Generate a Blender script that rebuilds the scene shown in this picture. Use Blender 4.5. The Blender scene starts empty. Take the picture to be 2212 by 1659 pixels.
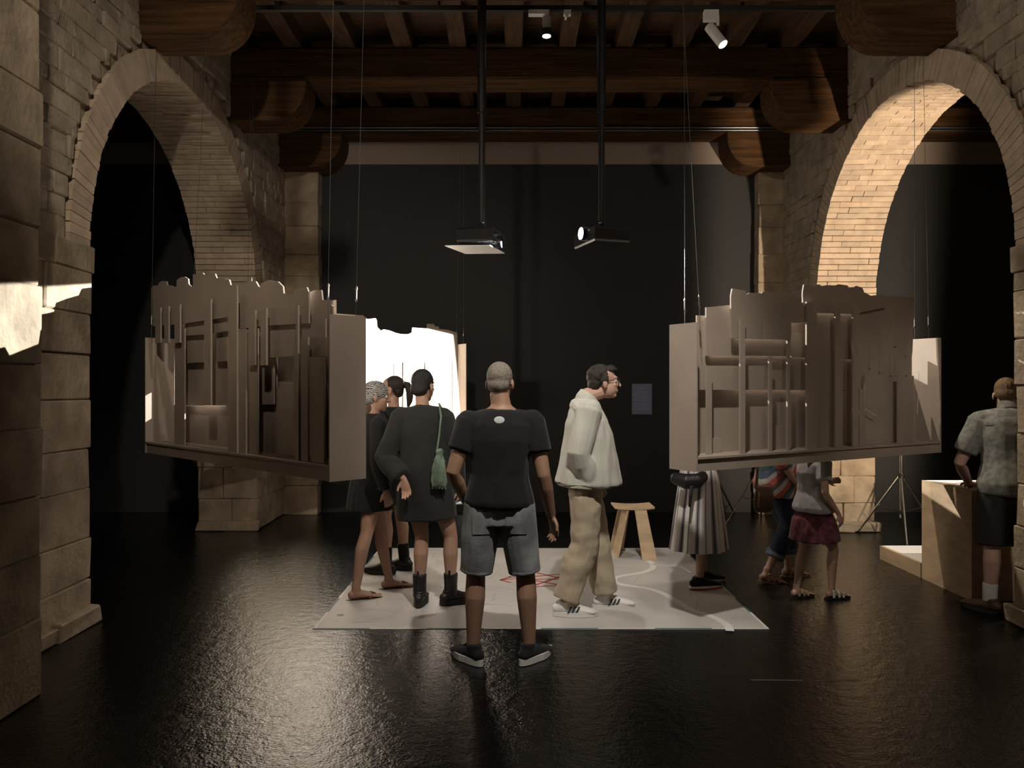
import bpy, bmesh, math, random
from mathutils import Vector, Matrix, Quaternion, noise
random.seed(7)
V = Vector
C = bpy.context.scene.collection
D = bpy.data

# ------------------------------------------------------------------ camera
FPX, HOR, CAMH = 1661.0, 840.0, 1.58
cam = D.objects.new('camera', D.cameras.new('camera')); C.objects.link(cam)
cam.location = (0, 0, CAMH); cam.rotation_euler = (math.pi/2, 0, 0)
cam.data.sensor_width = 36; cam.data.lens = 36*FPX/2212
cam.data.shift_y = (HOR-829.5)/2212
cam.data.clip_start = 0.05; cam.data.clip_end = 100
bpy.context.scene.camera = cam

# ------------------------------------------------------------------ world, exposure
w = D.worlds.new('world'); bpy.context.scene.world = w
w.use_nodes = True
w.node_tree.nodes['Background'].inputs[0].default_value = (1, .84, .68, 1)
w.node_tree.nodes['Background'].inputs[1].default_value = 0.0
vs = bpy.context.scene.view_settings
vs.view_transform = 'Standard'; vs.look = 'None'; vs.exposure = 0.0; vs.gamma = 1.0
vs.use_curve_mapping = False

# ------------------------------------------------------------------ lights
def spot(name, loc, target, energy, size, color=(1, .86, .7), blend=.5, radius=.04, square=False, sc=None):
    l = D.lights.new(name, 'SPOT'); l.energy = energy; l.spot_size = math.radians(size)
    l.spot_blend = blend; l.color = color; l.shadow_soft_size = radius; l.use_square = square
    o = D.objects.new(name, l); C.objects.link(o); o.location = loc
    o.rotation_euler = (V(target)-V(loc)).to_track_quat('-Z', 'Y').to_euler()
    if sc: o.scale = sc
    return o
def beam(name, loc, dirv, energy, hx, hy, color=(1, 1, 1), radius=.006, roll=0, soft=.03):
    """projector: a spot with a rectangular image gate (half tangents hx, hy)"""
    loc = V(loc); t = math.degrees(2*math.atan(math.hypot(hx, hy)))+4
    o = spot(name, loc, loc+V(dirv), energy, t, color, 0, radius)
    o.rotation_euler = (o.rotation_euler.to_quaternion() @ Quaternion((0, 0, 1), math.radians(roll))).to_euler()
    l = o.data; l.use_nodes = True; nt = l.node_tree; N = nt.nodes; L = nt.links
    em = N['Emission']; tc = N.new('ShaderNodeTexCoord'); sp = N.new('ShaderNodeSeparateXYZ'); L.new(tc.outputs['Normal'], sp.inputs[0])
    def mth(op, a, b=None):
        n = N.new('ShaderNodeMath'); n.operation = op
        for k, v in enumerate((a, b)):
            if v is None: continue
            if isinstance(v, (int, float)): n.inputs[k].default_value = v
            else: L.new(v, n.inputs[k])
        return n.outputs[0]
    ms = []
    for ax, h in (('X', hx), ('Y', hy)):
        u = mth('ABSOLUTE', mth('DIVIDE', sp.outputs[ax], sp.outputs['Z']))
        mr = N.new('ShaderNodeMapRange'); mr.interpolation_type = 'SMOOTHSTEP'
        mr.inputs[1].default_value = h*1.0; mr.inputs[2].default_value = h*(1-soft); mr.inputs[3].default_value = 0; mr.inputs[4].default_value = 1
        L.new(u, mr.inputs[0]); ms.append(mr.outputs[0])
    L.new(mth('MULTIPLY', ms[0], ms[1]), em.inputs['Strength'])
    return o
# right aisle, out of the picture: the floodlight that lights the arch soffit, and the ceiling spot over the plinths
az, elv = math.radians(-5), math.radians(13)
beam('aisle_floodlight_offscreen', (4.3, 4.5, 1.9), (math.sin(az), math.cos(az), math.tan(elv)), 1000, .34, .84, (1, .77, .55), .05, 0, .45)
spot('aisle_ceiling_spot_offscreen', (4.6, 4.3, 4.6), (3.75, 6.2, .7), 620, 44, (1, .88, .74), .4, .03)
# the two heads seen on the ceiling track
spot('spot_head_light', (0.285, 6.33, 4.46), (0.3, 6.6, 0), 120, 60, (1, .92, .82), .7)
spot('spot_head_light', (1.76, 6.22, 4.34), (3.5, 5.9, .6), 330, 50, (1, .86, .70), .6, .02)
# unseen heads added on assumed tracks, bays apart, above and behind the camera
spot('track_spot_left_wall_offscreen', (-.7, .63, 4.66), (-2.0, 7.0, 2.7), 460, 48, (1, .86, .70), .9, .06)
spot('track_spot_right_wall_offscreen', (1.3, .63, 4.66), (2.9, 7.4, 3.2), 150, 60, (1, .86, .70), .9, .06)
spot('track_spot_map_offscreen', (.5, 2.53, 4.66), (.5, 5.6, .4), 640, 46, (1, .92, .82), .9, .06)
spot('track_spot_left_model_offscreen', (2.2, .63, 4.66), (-1.5, 5.0, 1.5), 360, 30, (1, .86, .74), .9, .06)
spot('track_spot_right_arch_offscreen', (2.35, .63, 4.66), (3.3, 5.5, 1.2), 240, 24, (1, .90, .80), .8, .06)
# projectors: right one onto the left model, left one onto the right model, an added, unseen near one onto the white model
PR = V((0.51, 6.02, 2.80)); PL = V((-.05, 6.02, 2.74)); P3 = V((-1.30, 3.52, 4.25))
beam('projector_light', PR, (-.906, -.423, -.372), 1900, .52, .19, (1, .99, .96), .006, 6)
beam('projector_light', PL, (.945, -.326, -.395), 600, .46, .20, (1, .97, .92))
beam('projector_near_offscreen', P3, V((-1.70, 7.9, 1.92))-P3, 26000, .205, .100, (1, 1, .96))

# ------------------------------------------------------------------ helpers
def ray(px, py): return V(((px-1106)/FPX, 1.0, (HOR-py)/FPX))
def at(px, py, Y): r = ray(px, py); return V((r.x*Y, Y, CAMH+r.z*Y))
def gnd(px, py, h=0.0): Y = (CAMH-h)*FPX/(py-HOR); return V(((px-1106)/FPX*Y, Y, h))
def on_plane(px, py, p0, n):
    r = ray(px, py); c = V((0, 0, CAMH)); t = (p0-c).dot(n)/r.dot(n); return c+r*t

def wloc(p):
    l = V((0, 0, 0))
    while p is not None: l += p.location; p = p.parent
    return l
def tag(o, label=None, cat=None, group=None, kind=None):
    if label: o['label'] = label
    if cat: o['category'] = cat
    if group: o['group'] = group
    if kind: o['kind'] = kind
    return o
def thing(name, loc, label, cat, group=None):
    o = D.objects.new(name, None); C.objects.link(o); o.location = loc; o.empty_display_size = .1
    return tag(o, label, cat, group)
def obj(name, vf, mat, parent=None, smooth=False, mats=None, mi=None):
    vs_, fs = vf
    off = wloc(parent) if parent else V((0, 0, 0))
    me = D.meshes.new(name)
    me.from_pydata([tuple(V(v)-off) for v in vs_], [], fs); me.update()
    for m in (mats or [mat]): me.materials.append(m)
    if mi:
        for p, i in zip(me.polygons, mi): p.material_index = i
    if smooth: me.polygons.foreach_set('use_smooth', [True]*len(me.polygons))
    o = D.objects.new(name, me); C.objects.link(o)
    if parent: o.parent = parent
    return o
def mesh_obj(name, me, mat, parent=None, smooth=True, mats=None):
    off = wloc(parent) if parent else V((0, 0, 0))
    me.transform(Matrix.Translation(-off))
    me.materials.clear()
    for m in (mats or [mat]): me.materials.append(m)
    if smooth: me.polygons.foreach_set('use_smooth', [True]*len(me.polygons))
    o = D.objects.new(name, me); C.objects.link(o)
    if parent: o.parent = parent
    return o
def join(*vfs):
    vs_, fs = [], []
    for a, b in vfs:
        k = len(vs_); vs_ += list(a); fs += [tuple(i+k for i in f) for f in b]
    return vs_, fs
def box(x0, x1, y0, y1, z0, z1):
    vs_ = [V((x, y, z)) for z in (z0, z1) for x, y in ((x0, y0), (x1, y0), (x1, y1), (x0, y1))]
    return vs_, [(0, 3, 2, 1), (4, 5, 6, 7), (0, 1, 5, 4), (1, 2, 6, 5), (2, 3, 7, 6), (3, 0, 4, 7)]
def obox(o, a, b, c):            # oriented box: corner o, edge vectors a, b, c
    o, a, b, c = V(o), V(a), V(b), V(c)
    vs_ = [o, o+a, o+a+b, o+b, o+c, o+a+c, o+a+b+c, o+b+c]
    return vs_, [(0, 3, 2, 1), (4, 5, 6, 7), (0, 1, 5, 4), (1, 2, 6, 5), (2, 3, 7, 6), (3, 0, 4, 7)]
def prism(pts, vec):
    n = len(pts); vec = V(vec)
    nn = V((0, 0, 0))
    for i in range(n): nn += V(pts[i]).cross(V(pts[(i+1) % n]))
    if nn.dot(vec) > 0: pts = pts[::-1]
    vs_ = [V(p) for p in pts]+[V(p)+vec for p in pts]
    fs = [tuple(range(n)), tuple(range(2*n-1, n-1, -1))]
    fs += [(j, i, i+n, j+n) for i, j in ((i, (i+1) % n) for i in range(n))]
    return vs_, fs
def tube(pts, rad, seg=12, side=None, cap=.6):
    """closed loft; rad entries float or (a along side, b across)"""
    pts = [V(p) for p in pts]; n = len(pts)
    rad = [(r, r) if not isinstance(r, (tuple, list)) else r for r in rad]
    rings = []
    s_prev = None
    for i in range(n):
        t = (pts[min(i+1, n-1)]-pts[max(i-1, 0)]).normalized()
        s = V(side) if side is not None else (s_prev if s_prev is not None else (V((1, 0, 0)) if abs(t.x) < .8 else V((0, 1, 0))))
        s = s-t*s.dot(t)
        if s.length < 1e-5: s = t.orthogonal()
        s.normalize(); s_prev = s
        rings.append((pts[i], t, s, t.cross(s), rad[i]))
    out = []
    def ring(c, s, b, r, k=1): return [c+s*(math.cos(a)*r[0]*k)+b*(math.sin(a)*r[1]*k) for a in (2*math.pi*j/seg for j in range(seg))]
    c, t, s, b, r = rings[0]; e = min(r)*cap
    vs_ = [c-t*e]+ring(c-t*e*.7, s, b, r, .7)
    for c, t, s, b, r in rings: vs_ += ring(c, s, b, r)
    e = min(r)*cap
    vs_ += ring(c+t*e*.7, s, b, r, .7)+[c+t*e]
    m = n+2; fs = []
    for j in range(seg): fs.append((0, 1+(j+1) % seg, 1+j))
    for i in range(m-1):
        for j in range(seg):
            a = 1+i*seg+j; b2 = 1+i*seg+(j+1) % seg
            fs.append((a, b2, b2+seg, a+seg))
    L = len(vs_)-1; k = 1+(m-1)*seg
    for j in range(seg): fs.append((k+j, k+(j+1) % seg, L))
    return vs_, fs
def cyl(p, q, r, seg=16, r2=None):
    p, q = V(p), V(q); t = (q-p).normalized(); s = t.orthogonal().normalized(); b = t.cross(s)
    r2 = r if r2 is None else r2
    cs = [(math.cos(2*math.pi*j/seg), math.sin(2*math.pi*j/seg)) for j in range(seg)]
    vs_ = [p+s*(c*r)+b*(d*r) for c, d in cs]+[q+s*(c*r2)+b*(d*r2) for c, d in cs]
    fs = [tuple(range(seg-1, -1, -1)), tuple(range(seg, 2*seg))]+[(j, (j+1) % seg, seg+(j+1) % seg, seg+j) for j in range(seg)]
    return vs_, fs
def ell(c, r, rot=None, su=14, sv=9):
    c = V(c); vs_ = []; fs = []
    R = rot or Matrix.Identity(3)
    vs_.append(c+R@V((0, 0, -r[2])))
    for i in range(1, sv):
        a = -math.pi/2+math.pi*i/sv
        for j in range(su):
            b = 2*math.pi*j/su
            vs_.append(c+R@V((r[0]*math.cos(a)*math.cos(b), r[1]*math.cos(a)*math.sin(b), r[2]*math.sin(a))))
    vs_.append(c+R@V((0, 0, r[2])))
    for j in range(su): fs.append((0, 1+(j+1) % su, 1+j))
    for i in range(sv-2):
        for j in range(su):
            a = 1+i*su+j; b = 1+i*su+(j+1) % su
            fs.append((a, b, b+su, a+su))
    L = len(vs_)-1; k = 1+(sv-2)*su
    for j in range(su): fs.append((k+j, k+(j+1) % su, L))
    return vs_, fs

# ------------------------------------------------------------------ materials
def mat(name, col, rough=.7, var=.0, vscale=8, bump=0, bscale=40, metal=0, stretch=(1, 1, 1), emit=None, spec=.5, col2=None, sheen=0, rvar=0, detail=4):
    m = D.materials.new(name); m.use_nodes = True; nt = m.node_tree; N = nt.nodes; L = nt.links
    b = N['Principled BSDF']; b.inputs['Roughness'].default_value = rough; b.inputs['Metallic'].default_value = metal
    b.inputs['Base Color'].default_value = (*col, 1); b.inputs['Specular IOR Level'].default_value = spec
    if sheen: b.inputs['Sheen Weight'].default_value = sheen
    if emit: b.inputs['Emission Color'].default_value = (*emit[0], 1); b.inputs['Emission Strength'].default_value = emit[1]
    tc = N.new('ShaderNodeTexCoord'); mp = N.new('ShaderNodeMapping'); mp.inputs['Scale'].default_value = stretch
    geo = N.new('ShaderNodeNewGeometry'); L.new(geo.outputs['Position'], mp.inputs['Vector'])
    if var or col2:
        n = N.new('ShaderNodeTexNoise'); n.inputs['Scale'].default_value = vscale; n.inputs['Detail'].default_value = detail
        L.new(mp.outputs[0], n.inputs['Vector'])
        r = N.new('ShaderNodeValToRGB'); r.color_ramp.elements[0].position = .32; r.color_ramp.elements[1].position = .68
        lo = tuple(c*(1-var) for c in col); hi = col2 or tuple(min(1, c*(1+var)) for c in col)
        r.color_ramp.elements[0].color = (*lo, 1); r.color_ramp.elements[1].color = (*hi, 1)
        L.new(n.outputs['Fac'], r.inputs[0]); L.new(r.outputs[0], b.inputs['Base Color'])
        if rvar:
            mr = N.new('ShaderNodeMapRange'); mr.inputs[3].default_value = rough-rvar; mr.inputs[4].default_value = rough+rvar
            L.new(n.outputs['Fac'], mr.inputs[0]); L.new(mr.outputs[0], b.inputs['Roughness'])
    if bump:
        n2 = N.new('ShaderNodeTexNoise'); n2.inputs['Scale'].default_value = bscale; n2.inputs['Detail'].default_value = 5
        L.new(mp.outputs[0], n2.inputs['Vector'])
        bp = N.new('ShaderNodeBump'); bp.inputs['Strength'].default_value = bump; bp.inputs['Distance'].default_value = .02
        L.new(n2.outputs['Fac'], bp.inputs['Height']); L.new(bp.outputs[0], b.inputs['Normal'])
    return m
def obj_var(m, amt):
    """per-object brightness variation for stones and bricks"""
    nt = m.node_tree; N = nt.nodes; L = nt.links; b = N['Principled BSDF']
    src = b.inputs['Base Color'].links[0].from_socket
    oi = N.new('ShaderNodeObjectInfo'); mr = N.new('ShaderNodeMapRange'); mr.inputs[3].default_value = 1-amt; mr.inputs[4].default_value = 1+amt*.6
    mx = N.new('ShaderNodeMix'); mx.data_type = 'RGBA'; mx.blend_type = 'MULTIPLY'; mx.inputs['Factor'].default_value = 1
    L.new(oi.outputs['Random'], mr.inputs[0]); L.new(src, mx.inputs['A']); L.new(mr.outputs[0], mx.inputs['B'])
    L.new(mx.outputs['Result'], b.inputs['Base Color'])
    return m

STONE = obj_var(mat('limestone', (.42, .34, .245), .9, .25, 5, .5, 26), .12)
RUBBLE = mat('rubble_stone', (.40, .34, .26), .95, .30, 6, .7, 30, col2=(.47, .40, .31))
MORTAR = mat('mortar', (.34, .28, .205), .95, .3, 9, .6, 40)
BRICK = obj_var(mat('pale_brick', (.52, .42, .315), .9, .12, 10, .3, 60), .14)
PLASTER = mat('plaster', (.42, .36, .29), .9, .2, 6, .3, 30)
TIMBER = mat('dark_timber', (.085, .045, .020), .85, .45, 6, .4, 20, stretch=(.25, 4, 4), spec=.15)
JOIST = mat('joist_timber', (.085, .045, .020), .75, .45, 6, .4, 20, stretch=(5, .5, 5))
BOARDM = mat('ceiling_board', (.085, .045, .020), .8, .4, 6, .3, 20, stretch=(.6, 5, 5))
BLACKM = mat('black_metal', (.012, .012, .013), .45)
BLACKP = mat('black_plastic', (.014, .014, .016), .3)
WHITEM = mat('white_enamel', (.78, .78, .76), .4)
CHROME = mat('chrome', (.75, .72, .66), .22, metal=1)
CARD = mat('model_board', (.34, .28, .23), .8, .08, 3, .06, 90)
CARDD = CARDL = WHITEB = CARD          # the same board throughout
PLY = mat('birch_plywood', (.56, .41, .26), .6, .16, 5, .05, 50, stretch=(1, 1, 3))
PAPER = mat('white_paper', (.86, .85, .82), .7)
WIRE = mat('steel_wire', (.14, .14, .15), .4, metal=.6)
LENS = mat('lit_lens', (1, 1, 1), .2, emit=((.86, .92, 1), 60))
GLASSD = mat('dark_lens_glass', (.02, .02, .03), .08)
LAMPF = mat('lit_lamp_face', (1, 1, 1), .3, emit=((1, .95, .86), 9))

def floor_mat():
    m = D.materials.new('black_gloss_floor'); m.use_nodes = True; nt = m.node_tree; N = nt.nodes; L = nt.links
    b = N['Principled BSDF']; b.inputs['Specular IOR Level'].default_value = .55
    geo = N.new('ShaderNodeNewGeometry')
    def nz(s, d=4):
        n = N.new('ShaderNodeTexNoise'); n.inputs['Scale'].default_value = s; n.inputs['Detail'].default_value = d
        L.new(geo.outputs['Position'], n.inputs['Vector']); return n
    n1 = nz(1.3, 6); r = N.new('ShaderNodeValToRGB')
    r.color_ramp.elements[0].position = .35; r.color_ramp.elements[1].position = .75
    r.color_ramp.elements[0].color = (.006, .006, .0056, 1); r.color_ramp.elements[1].color = (.012, .0118, .011, 1)
    L.new(n1.outputs['Fac'], r.inputs[0]); L.new(r.outputs[0], b.inputs['Base Color'])
    n2 = nz(7, 6); mr = N.new('ShaderNodeMapRange'); mr.inputs[1].default_value = .2; mr.inputs[2].default_value = .8
    mr.inputs[3].default_value = .10; mr.inputs[4].default_value = .24
    L.new(n2.outputs['Fac'], mr.inputs[0]); L.new(mr.outputs[0], b.inputs['Roughness'])
    n3 = nz(14, 6); n3.inputs['Roughness'].default_value = .6; n4 = nz(75, 3)
    ad = N.new('ShaderNodeMath'); ad.operation = 'MULTIPLY_ADD'; ad.inputs[1].default_value = .35
    L.new(n4.outputs['Fac'], ad.inputs[0]); L.new(n3.outputs['Fac'], ad.inputs[2])
    bp = N.new('ShaderNodeBump'); bp.inputs['Strength'].default_value = .36; bp.inputs['Distance'].default_value = .02
    L.new(ad.outputs[0], bp.inputs['Height']); L.new(bp.outputs[0], b.inputs['Normal'])
    return m
FLOORM = floor_mat()
def backwall_mat():
    m = mat('black_painted_wall', (.3, .3, .3), .75, .15, 4, .15, 40)
    nt = m.node_tree; N = nt.nodes; L = nt.links; b = N['Principled BSDF']
    geo = N.new('ShaderNodeNewGeometry'); sx = N.new('ShaderNodeSeparateXYZ'); L.new(geo.outputs['Position'], sx.inputs[0])
    mr = N.new('ShaderNodeMapRange'); mr.inputs[1].default_value = 4.452; mr.inputs[2].default_value = 4.460
    L.new(sx.outputs['Z'], mr.inputs[0])
    mx = N.new('ShaderNodeMix'); mx.data_type = 'RGBA'; mx.inputs['A'].default_value = (.028, .030, .032, 1)
    mx.inputs['B'].default_value = (.34, .28, .235, 1)
    L.new(mr.outputs[0], mx.inputs['Factor']); L.new(mx.outputs['Result'], b.inputs['Base Color'])
    return m
BACKM = backwall_mat()

# ------------------------------------------------------------------ setting
XL, XR, TH = -2.85, 3.40, .66          # nave faces of the side walls, wall thickness
YA0, YA1 = 5.20, 8.58                   # arch opening
YC, RAD, HSP = 6.89, 1.69, 2.52
YB, YP0, YP1 = 9.85, 3.97, 9.65         # back wall, pilaster faces
PXL, PXR = -2.43, 3.10
TOPW = 5.5

tag(obj('floor', box(-9, 9, -2.5, YB, -.08, 0), FLOORM), kind='structure')
tag(obj('wall_back', box(-9, 9, YB, YB+.2, 0, 5.7), BACKM), kind='structure')
tag(obj('wall_aisle_left', box(-8.2, -8, -2.5, YB, 0, 5.7), mat('black_aisle_wall', (.02, .02, .02), .8)), kind='structure')
tag(obj('wall_aisle_right', box(8, 8.2, -2.5, YB, 0, 5.7), mat('dark_aisle_wall', (.03, .026, .022), .8)), kind='structure')

def jit(a): return random.uniform(-a, a)
def stone_vf(x0, x1, y0, y1, z0, z1, g=.006, j=.008, bev=.012):
    """block with chamfered, uneven corners: 24 verts"""
    x0, y0, z0 = x0+g, y0+g, z0+g; x1, y1, z1 = x1-g, y1-g, z1-g
    vs_ = []; idx = {}
    c = V(((x0+x1)/2, (y0+y1)/2, (z0+z1)/2)); h = V((x1-x0, y1-y0, z1-z0))/2
    for sx in (-1, 1):
        for sy in (-1, 1):
            for sz in (-1, 1):
                d = V((jit(j), jit(j), jit(j)*.6)); b = bev*random.uniform(.6, 1.6)
                for ax in range(3):
                    p = V((sx*h.x, sy*h.y, sz*h.z))
                    for k in range(3):
                        if k != ax: p[k] -= (sx, sy, sz)[k]*b
                    idx[(sx, sy, sz, ax)] = len(vs_); vs_.append(c+p+d)
    fs = []
    S = (-1, 1)
    def key(ax, s, a, b):
        q = [0, 0, 0]; o = [k for k in range(3) if k != ax]; q[ax] = s; q[o[0]] = a; q[o[1]] = b; return tuple(q)
    for ax in range(3):
        for s in S:
            f = [idx[(*key(ax, s, a, b), ax)] for a, b in ((-1, -1), (1, -1), (1, 1), (-1, 1))]
            fs.append(f)
    for ax in range(3):                 # edges parallel to ax
        o = [k for k in range(3) if k != ax]
        for a in S:
            for b in S:
                def kk(s): q = [0, 0, 0]; q[ax] = s; q[o[0]] = a; q[o[1]] = b; return tuple(q)
                fs.append([idx[(*kk(-1), o[0])], idx[(*kk(1), o[0])], idx[(*kk(1), o[1])], idx[(*kk(-1), o[1])]])
    for sx in S:
        for sy in S:
            for sz in S: fs.append([idx[(sx, sy, sz, k)] for k in range(3)])
    out = []
    for f in fs:                        # outward orientation
        p = [vs_[i] for i in f]; n = (p[1]-p[0]).cross(p[2]-p[0]); m = sum(p, V((0, 0, 0)))/len(p)
        out.append(tuple(f) if n.dot(m-c) > 0 else tuple(reversed(f)))
    return vs_, out

def courses(z0, z1, hmin, hmax):
    z = z0; out = []
    while z < z1-.05:
        h = random.uniform(hmin, hmax)
        if z+h > z1-.12: h = z1-z
        out.append((z, z+h)); z += h
    return out

def side_wall(name, xf, sg, xp):
    """xf nave face, sg +1 when the nave lies towards +X, xp pilaster face"""
    m = .04
    xb = xf-sg*TH
    out = [(-1.5, 0), (YA0-.05, 0), (YA0-.05, HSP)]
    R2 = RAD+.20
    for i in range(25):
        a = math.pi*(1-i/24); out.append((YC+R2*math.cos(a), HSP+R2*math.sin(a)))
    out += [(YA1+.05, HSP), (YA1+.05, 0), (YB, 0), (YB, TOPW), (-1.5, TOPW)]
    xa, xc = xf-sg*m, xb+sg*.004
    wl = tag(obj(name, prism([V((xa, y, z)) for y, z in out], (xc-xa, 0, 0)), MORTAR), kind='structure')
    def st(x0, x1, y0, y1, z0, z1, g=.0015, j=.006, nm='stone', mt=STONE):
        return obj(nm, stone_vf(min(x0, x1), max(x0, x1), y0, y1, z0, z1, g, j, .008), mt, wl)
    # near pier ashlar
    for k, (z0, z1) in enumerate(courses(0, HSP-.16, .26, .38)):
        sp = .22 if z0 < .12 else 0
        ys = [YP0-.1, 4.42+.22*(k % 2)+jit(.06), YA0+jit(.012)]
        for a, b in zip(ys, ys[1:]):
            st(xf+sg*jit(.012), xf-sg*(.30 if b > 5 else .1), a, b, z0, z1)
        st(xf-sg*.30, xb, YA0-.45, YA0+jit(.012), z0, z1)
    # far pier ashlar: corner block, inner block, nave-face block; battered footing course
    for k, (z0, z1) in enumerate(courses(0, HSP, .26, .36)):
        c = .30+.10*(k % 2)+jit(.03); e = .42+.22*((k+1) % 2)+jit(.05)
        st(xf+sg*jit(.012), xf-sg*c, YA1+jit(.012), YA1+e, z0, z1)
        st(xf-sg*c, xb, YA1+jit(.012), YA1+.4, z0, z1)
        st(xf+sg*jit(.012), xf-sg*.1, YA1+e, YP1+.02, z0, z1)
    foot = .14 if sg < 0 else .06
    for a, b in ((0, .36), (.36, TH)):
        st(xf+sg*.03-sg*a, xf-sg*b, YA1-foot, YA1+.03, 0, .11, .004, .012)
    # near foot stones
    st(xf+sg*.06, xf-sg*.2, 4.75, YA0+.05, 0, .13, .004, .014); st(xf+sg*.05, xf-sg*.2, YP0-.02, 4.75, 0, .10, .004, .014)
    # impost blocks under the springing
    st(xf+sg*.02, xb, YA0-.42, YA0+.03, HSP-.16, HSP+.02)
    st(xf+sg*.01, xf-sg*.1, YP0-.1, YA0-.42, HSP-.16, HSP+.02)
    # pilasters
    pl = obj('pilaster_core', join(box(min(xf, xp-sg*.02), max(xf, xp-sg*.02), 2.6, YP0-.02, 0, TOPW), box(min(xf, xp-sg*.02), max(xf, xp-sg*.02), YP1+.02, YB, 0, 4.30)), MORTAR, wl)
    for k, (z0, z1) in enumerate(courses(0, TOPW, .28, .42)):
        ys = [2.6, 3.1+.25*(k % 2)+jit(.05), YP0+jit(.012)]
        for a, b in zip(ys, ys[1:]): st(xp+sg*jit(.012), xf, a, b, z0, z1)
    for k, (z0, z1) in enumerate(courses(0, 4.33, .26, .36)):
        st(xp+sg*jit(.008), xf-sg*.02, YP1+jit(.010), YB-.01, z0, z1)
    # rubble masonry of the spandrels, too small to pick apart: one joined part
    parts = []
    RO = RAD+.275
    for z0, z1 in courses(HSP+.01, TOPW, .095, .15):
        y = YP0-.05+jit(.1)
        zm = (z0+z1)/2; h0 = z0-HSP; 
        c = math.sqrt(max(0, RO*RO-h0*h0)) if h0 < RO else 0
        while y < YP1+.15:
            ln = random.uniform(.16, .42); a, b = y, min(y+ln, YB-.02); y += ln
            lo, hi = YC-c, YC+c
            segs = [(a, b)] if c == 0 or b <= lo or a >= hi else [(a, min(b, lo)), (max(a, hi), b)]
            for a2, b2 in segs:
                if b2-a2 > .03:
                    pr = random.uniform(-.010, .008)
                    x0, x1 = xf+sg*pr, xf-sg*.06
                    parts.append(stone_vf(min(x0, x1), max(x0, x1), a2, b2, z0, z1, 0, .006, .009))
    tag(obj('rubble_masonry', join(*parts), RUBBLE, wl), kind='stuff')
    # brick ring: three bricks across the wall, 84 courses
    nb = 84; w3 = TH/3
    da = math.pi/nb
    me = None
    for i in range(nb):
        a = da*(i+.5); off = (.5 if i % 2 else 0)
        xs = [0, w3, 2*w3, TH] if i % 2 == 0 else [0, w3*.5, w3*1.5, w3*2.5, TH]
        for p, q in zip(xs, xs[1:]):
            ww = q-p
            key = 'brick_%d' % round(ww*1000)
            me2 = D.meshes.get(key)
            if me2 is None:
                g = .0012; ti, to = RAD*da/2-.002, (RAD+.24)*da/2-.0025
                vs_ = []
                for x in (-ww/2+g, ww/2-g):
                    vs_ += [(x, -ti+.004, 0), (x, ti-.004, 0), (x, ti, .006), (x, to, .24), (x, -to, .24), (x, -ti, .006)]
                fs = [(5, 4, 3, 2, 1, 0), (6, 7, 8, 9, 10, 11)]+[(j, (j+1) % 6, 6+(j+1) % 6, 6+j) for j in range(6)]
                me2 = D.meshes.new(key); me2.from_pydata(vs_, [], fs); me2.update(); me2.materials.append(BRICK)
            o = D.objects.new('brick', me2); C.objects.link(o); o.parent = wl
            r = RAD+jit(.006)
            o.location = (xf-sg*(p+q)/2+sg*jit(.003), YC+r*math.cos(a), HSP+r*math.sin(a))
            o.rotation_euler = (a-math.pi/2, 0, 0)
    return wl
side_wall('wall_left', XL, 1, PXL)
side_wall('wall_right', XR, -1, PXR)

# ceiling: boards over joists over cross beams on timber corbels
ceil = tag(obj('ceiling', box(-9, 9, -2.5, YB, 5.62, 5.7), BOARDM), kind='structure')
for i in range(26):
    y0 = 3.6+i*.24
    obj('board', box(-8, 8, y0+.004, min(y0+.236, YB-.01), 5.24+jit(.004), 5.28), BOARDM, ceil)
jx = [-2.78+.56*i for i in range(12)]
for x in jx:
    x += jit(.02); wj = random.uniform(.075, .09)
    vs_, fs = box(x-wj, x+wj, 4.0, YB-.02, 5.05+jit(.006), 5.24)
    obj('joist', (vs_, fs), JOIST, ceil)
for y0 in (5.90, 7.80, 9.43):
    d = .37 if y0 < 9 else .40
    beam = obj('beam', stone_vf(XL-.1 if y0 < 9 else -8, XR+.1 if y0 < 9 else 8, y0, y0+d, 4.73, 5.05, 0, .012, .018), TIMBER, ceil)
    for xf, sg in ((XL, 1), (XR, -1)):
        ext = .76
        pr = [(xf-sg*.1, 4.73), (xf+sg*ext, 4.73)]
        for i in range(9):
            a = math.pi/2*i/8; pr.append((xf+sg*(ext-.32+.32*math.cos(a)), 4.66-.36*math.sin(a)))
        pr += [(xf-sg*.1, 4.30)]
        obj('corbel', prism([V((x, y0-.015, z)) for x, z in pr], (0, d+.03, 0)), TIMBER, beam)
# lintel blocks over the nave ends of the side walls
for k, (x0, x1) in enumerate(((XL-TH, XL), (XR, XR+TH))): pass

# conduits along the far beam
for k, (z, r) in enumerate(((4.775, .011), (4.742, .009))):
    tag(obj('conduit_pipe', join(cyl((PXL-.35, 9.405, z), (PXR+.25, 9.405, z), r, 8), cyl((4.1, 9.405, z), (7.9, 9.405, z), r, 8)), mat('grey_conduit', (.16, .18, .20), .35, metal=.4)),
        ('upper' if k == 0 else 'lower')+' thin grey conduit running along the far ceiling beam', 'pipe', None)

# lighting track and its heads
TY = 6.33
tr = thing('lighting_track', (0.3, TY, 4.69), 'black lighting track fixed under the ceiling joists', 'lighting track')
obj('rail', box(-2.2, 2.8, TY-.018, TY+.018, 4.69, 4.73), BLACKM, tr)
for x in (-1.9, -.6, .6, 1.9): obj('hanger', box(x-.01, x+.01, TY-.01, TY+.01, 4.73, 5.06), BLACKM, tr)
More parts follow.
